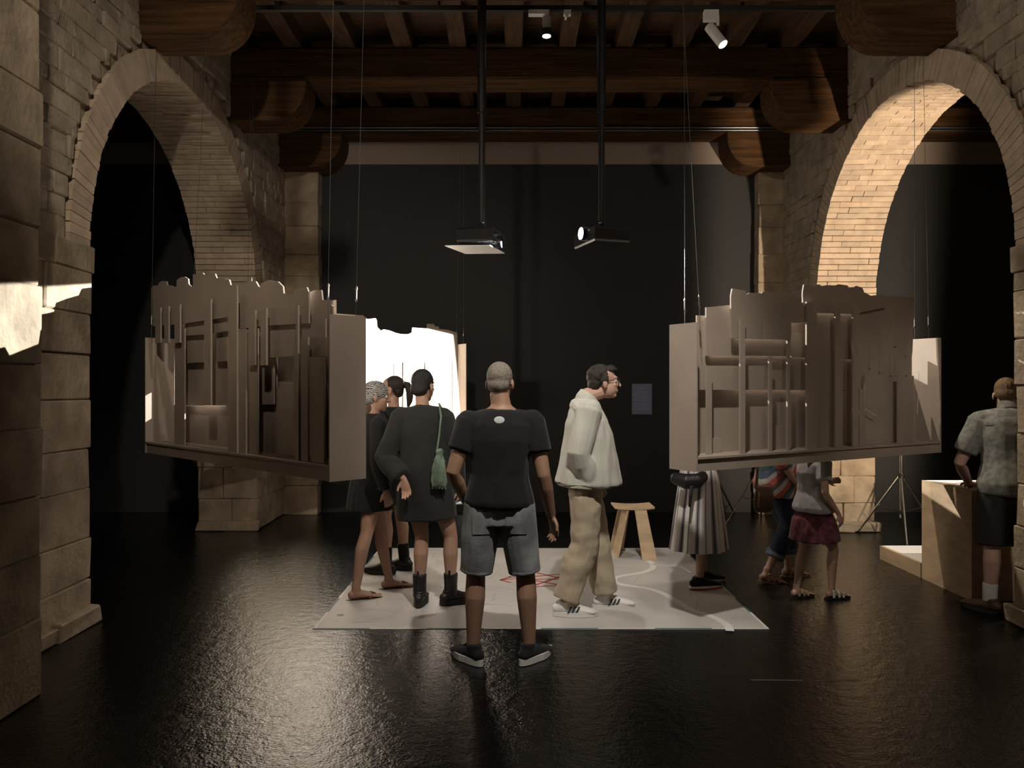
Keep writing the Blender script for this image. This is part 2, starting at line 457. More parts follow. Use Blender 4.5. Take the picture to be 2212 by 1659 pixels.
# straight head
hx = .285
h = thing('track_spotlight', (hx, TY, 4.55), 'white track spotlight with black baffle pointing straight down', 'spotlight', 'spotlights on the ceiling track')
obj('adapter', box(hx-.15, hx+.02, TY-.03, TY+.03, 4.655, 4.6895), WHITEM, h)
obj('arm', cyl((hx, TY, 4.66), (hx, TY, 4.62), .012, 10), WHITEM, h)
obj('body', cyl((hx, TY, 4.64), (hx, TY, 4.54), .034), mat('grey_enamel', (.42, .42, .42), .4), h)
obj('baffle', cyl((hx, TY, 4.54), (hx, TY, 4.485), .040), BLACKP, h)
obj('lens', cyl((hx, TY, 4.484), (hx, TY, 4.480), .034), LAMPF, h)
h = thing('track_connector', (hx+.18, TY, 4.64), 'small white connector clipped on the ceiling track', 'connector')
obj('block', box(hx+.14, hx+.20, TY-.025, TY+.025, 4.655, 4.69), WHITEM, h)
obj('clip', box(hx+.15, hx+.165, TY-.03, TY+.03, 4.63, 4.665), WHITEM, h)
# tilted head
a0 = at(1548, 55, TY); a1 = at(1562, 92, TY); d = (a1-a0).normalized()
h = thing('track_spotlight', (a0.x, TY, a0.z), 'white tubular track spotlight tilted with its lit face showing', 'spotlight', 'spotlights on the ceiling track')
g0 = at(1520, 28, TY); g1 = at(1551, 40, TY)
obj('adapter', box(g0.x, g1.x, TY-.03, TY+.03, g1.z-.02, 4.6895), WHITEM, h)
obj('arm', box(g1.x-.025, g1.x, TY-.04, TY-.028, a0.z-.02, g1.z+.01), WHITEM, h)
obj('body', cyl(at(1532, 58, TY), at(1562, 96, TY-.08), .042), WHITEM, h)
q = (at(1562, 96, TY-.08)-at(1532, 58, TY)).normalized()
obj('lens', cyl(at(1562, 96, TY-.08)+q*.001, at(1562, 96, TY-.08)+q*.004, .034), LAMPF, h)

# info sheet on the black wall
p0, p1 = at(1365, 829, YB), at(1408, 895, YB)
inf = thing('wall_text_panel', (p0.x, YB, p1.z), 'blue grey printed text panel fixed on the black wall', 'text panel')
obj('sheet', box(p0.x, p1.x, YB-.008, YB-.001, p1.z, p0.z), mat('blue_grey_print', (.25, .28, .46), .6, .05, 5), inf)
rows = []
PW = p1.x-p0.x
z = p0.z-.035
for i in range(11):
    if i in (2, 7): z -= .014
    l = (.55 if i == 0 else random.uniform(.62, .86))*PW
    rows.append(box(p0.x+.02, p0.x+.02+l, YB-.0095, YB-.0082, z-.006, z)); z -= .027
obj('text_lines', join(*rows), mat('pale_print', (.42, .45, .62), .6), inf)

# ------------------------------------------------------------------ floor map
mY0, mY1, mX0, mX1 = 5.05, 7.62, -1.31, 1.69
mp = thing('floor_map', ((mX0+mX1)/2, mY0, 0), 'pale grey printed city map laid on the black floor', 'floor map')
obj('sheet', box(mX0, mX1, mY0, mY1, .0005, .004), mat('grey_map_print', (.46, .44, .415), .55, .10, 2.2, .03, 60, col2=(.52, .50, .47)), mp)
def m6(x, y): return gnd(660+x/2.127, 1140+y/2.127, .005)
def strip(pts, w_, z=.0046):
    vs_, fs = [], []
    ws = w_ if isinstance(w_, list) else [w_]*len(pts)
    for i, p in enumerate(pts):
        t = (pts[min(i+1, len(pts)-1)]-pts[max(i-1, 0)]); n = V((-t.y, t.x, 0)).normalized()*ws[i]/2
        vs_ += [V((p.x+n.x, p.y+n.y, z)), V((p.x-n.x, p.y-n.y, z))]
    fs = [(2*i, 2*i+1, 2*i+3, 2*i+2) for i in range(len(pts)-1)]
    return vs_, fs
def spline(pts, k=5):
    out = []
    for i in range(len(pts)-1):
        a, b, c, d_ = pts[max(i-1, 0)], pts[i], pts[i+1], pts[min(i+2, len(pts)-1)]
        for j in range(k):
            t = j/k
            out.append(.5*((2*b)+(c-a)*t+(2*a-5*b+4*c-d_)*t*t+(3*b-a-3*c+d_)*t**3))
    return out+[pts[-1]]
RIV = mat('map_river_print', (.68, .67, .64), .55)
riv = [(1470, 98), (1520, 120), (1570, 145), (1597, 172), (1585, 192), (1540, 207), (1480, 216), (1432, 226), (1415, 240), (1440, 257), (1500, 268), (1580, 280), (1650, 305), (1720, 345), (1780, 380), (1850, 400), (1905, 425), (1940, 450), (1950, 474)]
obj('river', strip(spline([m6(*p) for p in riv]), .055), RIV, mp)
obj('canal', strip(spline([m6(*p) for p in ((1597, 168), (1650, 172), (1720, 178), (1770, 205))]), .02), RIV, mp)
RED = mat('map_red_print', (.42, .055, .03), .55)
for a, b in (((895, 240), (1190, 210)), ((1015, 194), (1185, 236)), ((1010, 236), (1190, 236)), ((1018, 274), (1180, 262)), ((1040, 268), (1190, 218)), ((1010, 232), (1172, 264)), ((895, 240), (945, 224)), ((895, 240), (945, 252)), ((930, 226), (1020, 224)), ((1190, 236), (1300, 205)), ((1280, 210), (1345, 199)), ((1275, 231), (1312, 203))):
    obj('red_line', strip([m6(*a), m6(*b)], .022, .0049), RED, mp)
THIN = mat('map_fine_print', (.33, .32, .30), .55)
fine = []
for i in range(46):
    x, y = random.uniform(mX0+.15, mX1-.15), random.uniform(mY0+.1, mY1-.15); a = random.uniform(0, 3.14)
    pts = [V((x, y, 0))]
    for k in range(5):
        a += jit(.5); pts.append(pts[-1]+V((math.cos(a), math.sin(a), 0))*random.uniform(.06, .16))
    pts = [V((min(max(p.x, mX0+.04), mX1-.04), min(max(p.y, mY0+.04), mY1-.04), 0)) for p in pts]
    fine.append(strip(spline(pts, 3), .006, .0044))
tag(obj('fine_streets', join(*fine), THIN, mp), kind='stuff')
TEAL = mat('map_teal_border', (.06, .14, .135), .55); WBORD = mat('map_white_border', (.66, .65, .62), .55)
n = 8; L_ = (mX1-mX0)/n
for i in range(n):
    for yy in (mY0, mY1-.016): obj('border_dash', box(mX0+i*L_, mX0+(i+1)*L_, yy, yy+.016, .004, .0044), WBORD if i % 2 else TEAL, mp)
n = 7; L_ = (mY1-mY0-.032)/n
for i in range(n):
    for xx in (mX0, mX1-.016): obj('border_dash', box(xx, xx+.016, mY0+.016+i*L_, mY0+.016+(i+1)*L_, .004, .0044), TEAL if i % 2 else WBORD, mp)
c = m6(160, 401)
obj('compass_mark', cyl((c.x, c.y, .0041), (c.x, c.y, .0047), .026, 18), mat('map_dark_print', (.10, .13, .14), .55), mp)
a, b = m6(125, 430), m6(160, 430); obj('scale_caption', strip([a, b], .012), THIN, mp)
a, b = m6(212, 432), m6(315, 433); obj('scale_bar', strip([a, b], .016), THIN, mp)

# pale marks on the black floor
FM = mat('pale_floor_mark', (.20, .19, .17), .5)
for k, (a, b, wd) in enumerate((((1622, 1469), (1735, 1470), .014), ((1760, 1471), (1860, 1470), .012), ((1905, 1226), (1930, 1226), .012))):
    A, B = gnd(*a), gnd(*b)
    tag(obj('floor_tape', strip([A, B], wd, .001), FM), ('long worn tape line', 'short worn tape line', 'tiny worn tape scrap')[k]+(' on the open black floor' if k < 2 else ' on the floor near the plywood plinth'), 'tape')

# ------------------------------------------------------------------ hanging model boxes
T = .010
class Model:
    def __init__(s, name, label, A, B, H, z0, depth, sc, org, sgn):
        """A near rear corner, B far rear corner (ground xy), sgn side of the front"""
        s.A = V((A[0], A[1], z0)); s.B = V((B[0], B[1], z0)); s.H = H; s.D = depth; s.z0 = z0
        s.u = (s.B-s.A).normalized(); s.n = V((-s.u.y, s.u.x, 0))*sgn; s.L = (s.B-s.A).length
        s.sc, s.org = sc, org
        m = (s.A+s.B)/2+s.n*depth/2
        s.root = thing(name, (m.x, m.y, z0), label, 'architectural model', 'suspended architectural models')
    def pt(s, x, y, d): return on_plane(s.org[0]+x/s.sc, s.org[1]+y/s.sc, s.A+s.n*d, s.n)
    def panel(s, name, pts, d, m=None, t=T):
        P = [s.pt(x, y, d) for x, y in pts]
        P = [V((p.x, p.y, max(p.z, s.z0+.09))) if name != 'fascia' else p for p in P]
        return obj(name, prism(P, s.n*t), m or CARD, s.root)
    def rect(s, name, x0, x1, y0, y1, d, m=None, t=T):
        u0 = (s.pt(x0, (y0+y1)/2, d)-s.A).dot(s.u); u1 = (s.pt(x1, (y0+y1)/2, d)-s.A).dot(s.u)
        u0, u1 = min(u0, u1), max(u0, u1); u0 = max(u0, T); u1 = min(u1, s.L-T)
        zt = s.pt((x0+x1)/2, y0, d).z; zb = s.pt((x0+x1)/2, y1, d).z if y1 < 1200 else s.z0+.09
        zb = max(zb, s.z0+.09)
        o = s.A+s.n*d+s.u*u0; o.z = zb
        vs_, fs = obox(o, s.u*(u1-u0), s.n*t, (0, 0, zt-zb))
        return obj(name, (vs_, fs), m or CARD, s.root)
    def shell(s, m_end_near, m_far, hn=None, hf=None):
        hn, hf = hn or s.H, hf or s.H
        up = V((0, 0, 1))
        obj('end_panel', obox(s.A, s.u*T, s.n*s.D, up*hn), m_end_near, s.root)
        obj('end_panel', obox(s.B-s.u*T, s.u*T, s.n*s.D, up*hf), m_far, s.root)
        obj('base_shelf', obox(s.A+s.u*T+up*.075, s.u*(s.L-2*T), s.n*s.D, up*.014), CARD, s.root)
        obj('fascia', obox(s.A+s.u*T+s.n*.012, s.u*(s.L-2*T), s.n*.012, up*.075), CARD, s.root)
        obj('front_rail', obox(s.A+s.u*T+s.n*(s.D-.012), s.u*(s.L-2*T), s.n*.012, up*.075), WHITEB, s.root)
        for k, u in enumerate((.3, s.L/2, s.L-.3)): obj('cross_brace', obox(s.A+s.u*u+s.n*.024, s.u*.012, s.n*(s.D-.036), up*.07), CARDD, s.root)
    def wires(s, pts):
        for (u, d, z, tx, ty) in pts:
            p = s.A+s.u*u+s.n*d; p.z = s.z0+z; q = V((p.x+tx, p.y+ty, 4.73))
            wi = obj('suspension_wire', cyl(p, q, .0016, 6), WIRE, s.root)
            t = (q-p).normalized()
            obj('turnbuckle', join(cyl(p+t*.10, p+t*.16, .005, 8), cyl(p+t*.16, p+t*.175, .008, 8, .003), cyl(p+t*.085, p+t*.10, .003, 8, .008)), CHROME, wi)

# ---- left model, seen from its open back
ML = Model('hanging_model', 'suspended grey board model with crenellated skyline hanging before the left arch', (-.988, 4.164), (-2.898, 6.07), .91, 1.075, .235, 3.3185, (290, 560), -1)
ML.shell(CARD, CARDD)
s1 = [(122, 480), (122, 205), (140, 188), (170, 188), (178, 165), (205, 155), (230, 158), (237, 185), (270, 190), (278, 200), (303, 195), (305, 150), (330, 130), (360, 125), (385, 140), (390, 180), (410, 195), (420, 190), (420, 110), (490, 97), (500, 110), (578, 104), (590, 135), (640, 138), (680, 146), (690, 185), (735, 185), (735, 405), (500, 440), (330, 465)]
ML.panel('skyline_panel', s1, .055, CARD)
s2 = [(735, 400), (735, 190), (745, 180), (800, 175), (805, 160), (870, 158), (890, 195), (905, 200), (905, 175), (960, 150), (1030, 160), (1065, 195), (1070, 245), (1140, 250), (1150, 215), (1235, 200), (1248, 235), (1250, 330), (1250, 460), (960, 475), (750, 500)]
ML.panel('skyline_panel', s2, .075, CARD)
ML.panel('skyline_panel', [(1250, 700), (1250, 240), (1290, 222), (1340, 220), (1348, 292), (1395, 290), (1418, 292), (1410, 330), (1420, 335), (1420, 540), (1370, 545), (1370, 700)], .12, CARDL)
ML.panel('cornice_panel', [(365, 460), (500, 438), (735, 405), (735, 505), (500, 540), (365, 548)], .080, CARD)
ML.rect('facade_panel', 370, 498, 540, 742, .11, CARDL)
ML.rect('facade_panel', 590, 668, 520, 732, .11, CARD)
ML.rect('facade_panel', 805, 1155, 470, 705, .10, CARD)
ML.rect('facade_panel', 1150, 1370, 440, 700, .10, CARD)
ML.panel('hanging_panel', [(370, 745), (668, 730), (668, 775), (800, 765), (1000, 760), (1000, 1040), (655, 1045), (370, 1045)], .150, CARDD)
ML.rect('facade_panel', 285, 500, 1050, 1300, .212, CARDL)
ML.rect('facade_panel', 500, 660, 1050, 1320, .212, CARDL)
ML.rect('facade_panel', 660, 900, 560, 1330, .212, CARD)
ML.rect('facade_panel', 885, 1020, 700, 1340, .19, CARD)
ML.rect('facade_panel', 1020, 1142, 765, 920, .225, WHITEB)
ML.rect('facade_panel', 1020, 1142, 920, 1350, .18, CARDD)
ML.rect('facade_panel', 1140, 1262, 560, 1370, .16, CARD)
ML.rect('facade_panel', 1260, 1365, 690, 1370, .19, CARDD)
ML.rect('facade_panel', 1372, 1420, 520, 1390, .225, WHITEB)
for x0, x1, y0, y1 in ((150, 187, 348, 600), (215, 246, 338, 600), (288, 327, 325, 600), (500, 548, 288, 1045), (672, 735, 256, 1300), (820, 866, 368, 760), (903, 945, 353, 760), (1155, 1172, 330, 1300)):
    ML.rect('post', x0, x1, y0, y1, .018, CARDD, .012)
for x0, x1, y0, d, m in ((505, 585, 560, .03, CARDD), (672, 800, 520, .03, CARDD), (805, 885, 500, .05, CARDD), (1145, 1245, 560, .035, CARD), (1262, 1360, 700, .05, CARDD), (290, 360, 500, .05, CARDD)):
    if x0 != 505: ML.rect('pier_strip', x0, x1, y0, 1300, d, m)
def front(M, pts, m=WHITEB):
    P = []
    for u, z in pts:
        p = M.A+M.u*u+M.n*(M.D-.008); p.z = M.z0+z; P.append(p)
    obj('light_block_flat', prism(P, M.n*.006), m, M.root)
zl = ML.pt(500, 1045, .15).z-ML.z0-.01
front(ML, [(.02, .09), (.02, .92), (.3, .95), (.3, 1.03), (.65, 1.03), (.65, 1.07), (1.3, 1.07), (1.3, .09)])
front(ML, [(1.3, .09), (1.3, zl), (2.5, zl), (2.5, .09)])
front(ML, [(1.3, zl+.2), (1.3, 1.15), (2.0, 1.15), (2.0, 1.12), (2.5, 1.1), (2.5, zl+.2)])
front(ML, [(2.5, .09), (2.5, 1.1), (2.68, 1.1), (2.68, .09)])
ML.wires([(.05, .02, .91, 0, .2), (.05, .2, .91, .02, .25), (2.62, .02, .91, 0, .1), (2.3, .2, .95, .1, .1)])

# ---- right model
MR = Model('hanging_model', 'suspended brown board model with pale end panel hanging before the right arch', (1.12, 4.665), (3.40, 6.09), .91, 1.075, .235, 3.456, (1420, 580), 1)
MR.shell(WHITEB, CARD)
MR.panel('skyline_panel', [(300, 900), (295, 350), (368, 352), (372, 900)], .16, CARDL)
MR.panel('skyline_panel', [(365, 650), (365, 290), (548, 272), (552, 520), (760, 525), (1000, 530), (1000, 655)], .12, CARD)
MR.panel('skyline_panel', [(552, 520), (550, 205), (560, 150), (660, 165), (665, 195), (690, 180), (780, 185), (785, 175), (960, 172), (985, 182), (1030, 190), (1035, 245), (1110, 260), (1110, 405), (1000, 405), (1000, 532)], .06, CARD)
MR.panel('overlay_panel', [(800, 405), (1000, 405), (1000, 532), (800, 527)], .045, CARDD)
sk = [(1090, 330), (1085, 180), (1095, 120), (1150, 118), (1160, 128), (1210, 118), (1225, 130), (1270, 124), (1330, 126), (1350, 117), (1420, 126), (1430, 142), (1470, 138), (1480, 128), (1530, 142), (1545, 178), (1600, 205), (1610, 200), (1700, 196), (1705, 290), (1500, 330), (1470, 340), (1330, 335)]
MR.panel('skyline_panel', sk, .10, CARD)
MR.panel('skyline_panel', [(1500, 800), (1495, 300), (1500, 215), (1700, 204), (1920, 218), (1905, 620), (1900, 660), (1900, 800)], .125, CARDL)
MR.panel('facade_panel', [(1000, 545), (1000, 330), (1500, 330), (1500, 575)], .14, CARD)
MR.panel('cornice_panel', [(372, 650), (1000, 650), (1480, 670), (1480, 910), (300, 905), (300, 660)], .155, CARDD)
MR.panel('cornice_panel', [(1000, 545), (1480, 570), (1480, 680), (1000, 660)], .13, CARD)
for x0, x1, y0, y1 in ((1775, 1785, 335, 582), (1855, 1865, 350, 655), (1585, 1594, 585, 745), (1660, 1670, 585, 775), (1740, 1752, 585, 800), (1780, 1790, 670, 800), (1856, 1866, 660, 800)):
    MR.rect('batten', x0, x1, y0, y1, .112, CARDD, .013)
for x0, x1, y0, d, m in ((370, 408, 740, .10, CARDL), (620, 657, 382, .03, CARD), (1115, 1192, 250, .035, CARDD), (1330, 1366, 266, .03, CARDD), (1462, 1500, 284, .02, CARDD), (1487, 1520, 560, .05, CARD), (1510, 1547, 900, .015, CARDL), (1797, 1832, 800, .05, CARD), (835, 858, 650, .06, CARDD), (972, 990, 530, .05, CARDD)):
    MR.rect('post', x0, x1, y0, 1300, d, m, .012)
for x0, x1, y0, d, m in ((300, 655, 900, .218, CARDL), (655, 840, 900, .215, CARDL), (845, 980, 900, .20, CARD), (975, 1180, 900, .215, CARDL), (1175, 1345, 660, .12, CARDD), (1345, 1490, 900, .16, CARD), (1550, 1700, 790, .11, CARDD), (1680, 1800, 800, .12, CARDD), (1830, 1915, 800, .12, CARDD)):
    MR.rect('facade_panel', x0, x1, y0, 1300, d, m)
MR.rect('doorway_block', 408, 475, 1265, 1340, .17, CARDL, .03)
MR.rect('doorway_block', 838, 972, 1170, 1330, .17, CARDD, .01)
zl = MR.pt(700, 905, .17).z-MR.z0-.01
front(MR, [(.02, .09), (.02, zl), (1.25, zl), (1.25, .09)])
front(MR, [(1.25, .09), (1.25, .72), (1.9, .72), (1.9, .8), (2.45, .8), (2.45, .62), (2.66, .6), (2.66, .09)])
MR.wires([(.05, .02, .91, -.1, .2), (.1, .2, .91, .05, .25), (2.6, .05, .91, 0, .1), (2.66, .2, .91, .05, .1)])
# thin lit slots: the light leaking through, painted as pale strips
SLOTLIT = mat('painted_slot_light', (.85, .84, .80), .25)
a, b = MR.pt(1550, 1050, .06), MR.pt(1635, 1102, .06); obj('lit_slot_strip', cyl(a, b, .003, 6), SLOTLIT, MR.root)
a, b = MR.pt(1940, 1085, .1), MR.pt(1952, 760, .1); obj('lit_slot_strip', cyl(a, b, .002, 6), SLOTLIT, MR.root)

# ---- far model, lit front towards the camera
M3 = Model('hanging_model', 'suspended white model blazing in projector light before the black wall', (-.50, 8.50), (-2.55, 7.28), .95, 1.13, .24, 5.183, (700, 640), -1)
# its front is the side near the camera (d = 0)
up = V((0, 0, 1))
sil = [(1515, 1380), (1515, 540), (1508, 410), (1450, 395), (1380, 375), (1285, 365), (1285, 340), (1240, 335), (1230, 310), (1155, 308), (1150, 360), (990, 350), (985, 405), (945, 425), (870, 425), (800, 410), (740, 385), (670, 370), (635, 385), (597, 345), (590, 265), (575, 245), (500, 255), (300, 240), (290, 330), (100, 340), (90, 250), (-60, 240), (-200, 330), (-420, 310), (-560, 340), (-700, 500), (-700, 1380)]
P = []
for x, y in sil:
    p = M3.pt(x, y, .20); uu = min(max((p-M3.A).dot(M3.u), .015), M3.L-.015)
    q = M3.A+M3.n*.20+M3.u*uu; P.append(V((q.x, q.y, max(p.z, 1.21) if y < 1300 else 1.21)))
obj('skyline_panel', prism(P, M3.n*T), WHITEB, M3.root)
for u0, u1, zt, d in ((.1, .42, .72, .17), (.5, .66, .55, .15), (.8, 1.2, .66, .16), (1.3, 1.5, .6, .14), (1.6, 2.2, .7, .16)):
    o = M3.A+M3.u*u0+M3.n*d; o.z = 1.21
    obj('facade_panel', obox(o, M3.u*(u1-u0), M3.n*.008, up*zt), WHITEB, M3.root)
for u0 in (.46, .72, 1.25, 1.55, 2.25):
    o = M3.A+M3.u*u0+M3.n*.12; o.z = 1.21
    obj('post', obox(o, M3.u*.03, M3.n*.012, up*.7), WHITEB, M3.root)
obj('end_panel', obox(M3.A, M3.u*T, M3.n*.24, up*.95), CARD, M3.root)
obj('end_panel', obox(M3.B-M3.u*T, M3.u*T, M3.n*.24, up*.95), WHITEB, M3.root)
obj('base_shelf', obox(M3.A+M3.u*T+up*.075, M3.u*(M3.L-2*T), M3.n*.24, up*.014), CARDL, M3.root)
obj('fascia', obox(M3.A+M3.u*T+M3.n*.012, M3.u*(M3.L-2*T), M3.n*.012, up*.075), CARDL, M3.root)
M3.wires([(.03, .02, .95, 0, .05), (.03, .2, .95, .05, .08), (2.3, .02, .95, 0, .05), (2.3, .2, .95, 0, .1)])

# ------------------------------------------------------------------ projectors on drop columns
def projector(label, pole, body_c, dirv, lens_c, plate, zt=4.73, visible=True):
    pr = thing('projector', (pole[0], pole[1], body_c[2]), label, 'projector')
    zb = body_c[2]+.10
    obj('drop_column', join(cyl((pole[0], pole[1], zb+.9), (pole[0], pole[1], zt), .036, 16), cyl((pole[0], pole[1], zb), (pole[0], pole[1], zb+.95), .026, 16), cyl((pole[0], pole[1], zt-.02), (pole[0], pole[1], zt), .09, 16)), BLACKM, pr)
    f = V((dirv[0], dirv[1], 0)).normalized(); r = V((f.y, -f.x, 0)); up = V((0, 0, 1))
    b = V(body_c)
    W, Dp, H = .40, .30, .115
    vs_, fs = [], []
    for zz, k in ((-H/2, .96), (-H/2+.015, 1), (H/2-.02, 1), (H/2, .93)):
        for sx, sy in ((-1, -1), (1, -1), (1, 1), (-1, 1)): vs_.append(b+r*(sx*W/2*k)+f*(sy*Dp/2*k)+up*zz)
    fs = [(3, 2, 1, 0), (12, 13, 14, 15)]
    for l in range(3):
        for j in range(4): fs.append((l*4+j, l*4+(j+1) % 4, l*4+4+(j+1) % 4, l*4+4+j))
    bd = obj('body', (vs_, fs), BLACKP, pr)
    obj('bracket', join(tube([b+up*.06, b+up*.10, V((pole[0], pole[1], zb+.02))], [.03, .03, .03], 8), obox(b-r*.12-f*.09+up*.055, r*.24, f*.18, up*.012)), BLACKM, pr)
    lc = V(lens_c)
    ln = obj('lens_barrel', cyl(lc-f*.10, lc, .050, 20, .056), BLACKP, pr)
    obj('lens', cyl(lc-f*.004, lc+f*.001, .047, 20), LENS if visible else GLASSD, ln)
    vents = [obox(b+r*(-.17+.03*i)-f*(Dp/2+.001)-up*.03, r*.018, f*-.003, up*.05) for i in range(11)]
    obj('vent_grille', join(*vents), BLACKM, bd)
    obj('rating_sticker', obox(b-r*.06-f*(Dp/2+.002)+up*.012, r*.028, f*-.002, up*.018), PAPER, bd)
    return pr, f, r, b
f0 = V((-2.5, -.83, 0)).normalized()
bc = V((.71, 6.10, 2.77))
projector('black projector with glowing lens on the drop column nearer the blue grey text panel', (.71, 6.10), bc, f0, PR+V((.03, .02, 0)), None)
f1 = V((2.43, -.57, 0)).normalized()
pr, f, r, b = projector('dark projector over a pale tray on the drop column nearer the white model', (-.24, 6.12), (-.24, 6.12, 2.775), f1, PL-f1*.03, None, 4.73, False)
a = [at(966, 548, 6.0), at(1055, 551, 5.98), at(1080, 541, 6.25), at(1005, 534, 6.3)]
zz = 2.685
obj('tray', prism([V((p.x, p.y, zz)) for p in (V((-.52, 5.95, 0)), V((-.17, 5.93, 0)), V((-.06, 6.28, 0)), V((-.38, 6.30, 0)))], (0, 0, .006)), WHITEM, pr)
projector('unseen black projector added above the entrance side of the nave', (-1.3, 3.28), (-1.3, 3.28, 4.25), (-.05, 1), (-1.3, 3.48, 4.25), None, 4.73, False)  # out of view, added as the source that lights the white model

# ------------------------------------------------------------------ furniture of the aisle
st = thing('plywood_stool', (at(1366, 1190, 7.3).x, 7.3, 0), 'small birch plywood stool standing on the far edge of the map', 'stool')
sx = at(1366, 1190, 7.3).x
zs = .005
seat = []
for k in range(13):
    t = -1+2*k/12; seat.append(V((sx+t*.185, 7.15, .452+.012*t*t)))
obj('seat', prism(seat+[V((p.x, p.y, p.z+.018)) for p in seat[::-1]], (0, .3, 0)), PLY, st)
for s_ in (-1, 1):
    tb = [V((sx+s_*.055, 7.17, .452)), V((sx+s_*.055, 7.43, .452))]
    obj('leg_panel', obox((sx+s_*.16-.011, 7.16, zs), (.022, 0, 0), (0, .28, 0), (-s_*.095, 0, .447)), PLY, st)
# front apron piece as seen: splayed panel turned to the viewer
obj('splayed_leg', prism([V((sx-.0, 7.152, .45)), V((sx+.11, 7.152, .45)), V((sx+.19, 7.06, zs)), V((sx+.055, 7.06, zs))], (0, .02, 0)), PLY, st)
obj('splayed_leg', prism([V((sx-.11, 7.43, .45)), V((sx-.0, 7.43, .45)), V((sx-.055, 7.52, zs)), V((sx-.19, 7.52, zs))], (0, .02, 0)), PLY, st)

PX = 3.42
pd = thing('plywood_plinth', (PX+.3, 6.05, 0), 'tall birch plywood plinth with white sheets on top', 'plinth')
obj('near_side', box(PX, PX+.62, 5.72, 5.738, 0, .80), PLY, pd)
obj('far_side', box(PX, PX+.62, 6.40, 6.418, 0, .80), PLY, pd)
obj('nave_side', box(PX, PX+.018, 5.738, 6.40, 0, .80), PLY, pd)
obj('aisle_side', box(PX+.602, PX+.62, 5.738, 6.40, 0, .80), PLY, pd)
obj('top', box(PX, PX+.62, 5.72, 6.418, .80, .818), PLY, pd)
lp = thing('low_plinth', (PX+.3, 6.8, 0), 'low plywood plinth with white top beside the tall plinth', 'plinth')
obj('body', box(PX, PX+.62, 6.44, 7.15, 0, .122), PLY, lp)
obj('top_sheet', box(PX+.02, PX+.6, 6.45, 7.13, .122, .127), PAPER, lp)
def sheet(pts, z, lab):
    tag(obj('paper_sheet', prism([V((x, y, z)) for x, y in pts], (0, 0, .0015)), PAPER), lab, 'paper')
sheet([(PX+.02, 6.40), (PX+.16, 6.16), (PX+.02, 6.06), (PX+.02, 5.98), (PX+.3, 5.98), (PX+.34, 6.40)], .8185, 'white paper with folded notch on the tall plinth')
sheet([(PX+.03, 5.98), (PX+.03, 5.74), (PX+.45, 5.75), (PX+.46, 5.975)], .8205, 'flat white paper under the leaning man\'s hand')
sheet([(PX+.36, 6.38), (PX+.36, 6.02), (PX+.59, 6.02), (PX+.58, 6.38)], .8187, 'white paper at the aisle side of the tall plinth')

def tripod(label, x, y, rot, hgt, head=True):
    t = thing('light_stand', (x, y, 0), label, 'light stand')
    obj('column', join(cyl((x, y, .22), (x, y, hgt*.6), .016, 14), cyl((x, y, hgt*.6), (x, y, hgt), .012, 14)), CHROME, t)
    hub = obj('collar', cyl((x, y, .64), (x, y, .69), .030, 14), BLACKM, t)
    obj('lower_collar', cyl((x, y, .26), (x, y, .30), .026, 14), BLACKM, t)
    for k in range(3):
        a = rot+k*2*math.pi/3; dx, dy = math.cos(a), math.sin(a)
        lg = obj('leg', cyl((x+dx*.02, y+dy*.02, .66), (x+dx*.46, y+dy*.46, .012), .010, 10), CHROME, t)
        obj('foot', ell((x+dx*.46, y+dy*.46, .014), (.016, .016, .014), None, 8, 6), BLACKM, lg)
        obj('strut', cyl((x+dx*.02, y+dy*.02, .28), (x+dx*.25, y+dy*.25, .325), .006, 8), CHROME, t)
    if head:
        obj('lamp_head', join(cyl((x, y, hgt), (x, y, hgt+.06), .02, 12), cyl((x-.10, y, hgt+.08), (x+.10, y, hgt+.08), .055, 16)), BLACKM, t)
    return t
tripod('chrome tripod light stand beside the lit pier of the right arch', 4.10, 8.10, math.radians(250), 1.55)
tripod('chrome tripod light stand standing by the black wall behind the striped skirt', 2.9, 8.95, math.radians(192), 1.5)

# ------------------------------------------------------------------ people
RS = D.scenes.new('workbench')          # scratch scene, so that each evaluation touches one object only
def remesh(vf, voxel, smooth=4, fold=0, ffreq=(9, 9, 3.5), seed=0.0):
    me = D.meshes.new('tmp'); me.from_pydata([tuple(v) for v in vf[0]], [], vf[1]); me.update()
    o = D.objects.new('tmp', me); RS.collection.objects.link(o)
    r = o.modifiers.new('r', 'REMESH'); r.mode = 'VOXEL'; r.voxel_size = voxel
    if smooth:
        sm = o.modifiers.new('s', 'SMOOTH'); sm.factor = .5; sm.iterations = smooth
    RS.view_layers[0].update(); dg = RS.view_layers[0].depsgraph
    me2 = D.meshes.new_from_object(o.evaluated_get(dg))
    D.objects.remove(o); D.meshes.remove(me)
    if fold:
        nrm = [v.normal.copy() for v in me2.vertices]
        for v, vn in zip(me2.vertices, nrm):
            c = v.co.copy()
            k = noise.noise(V((c.x*ffreq[0]+seed, c.y*ffreq[1], c.z*ffreq[2])))+.5*noise.noise(V((c.x*ffreq[0]*2.3+seed+9, c.y*ffreq[1]*2.3, c.z*ffreq[2]*2.3)))
            v.co = c+vn*(fold*k)
        me2.update()
    return me2

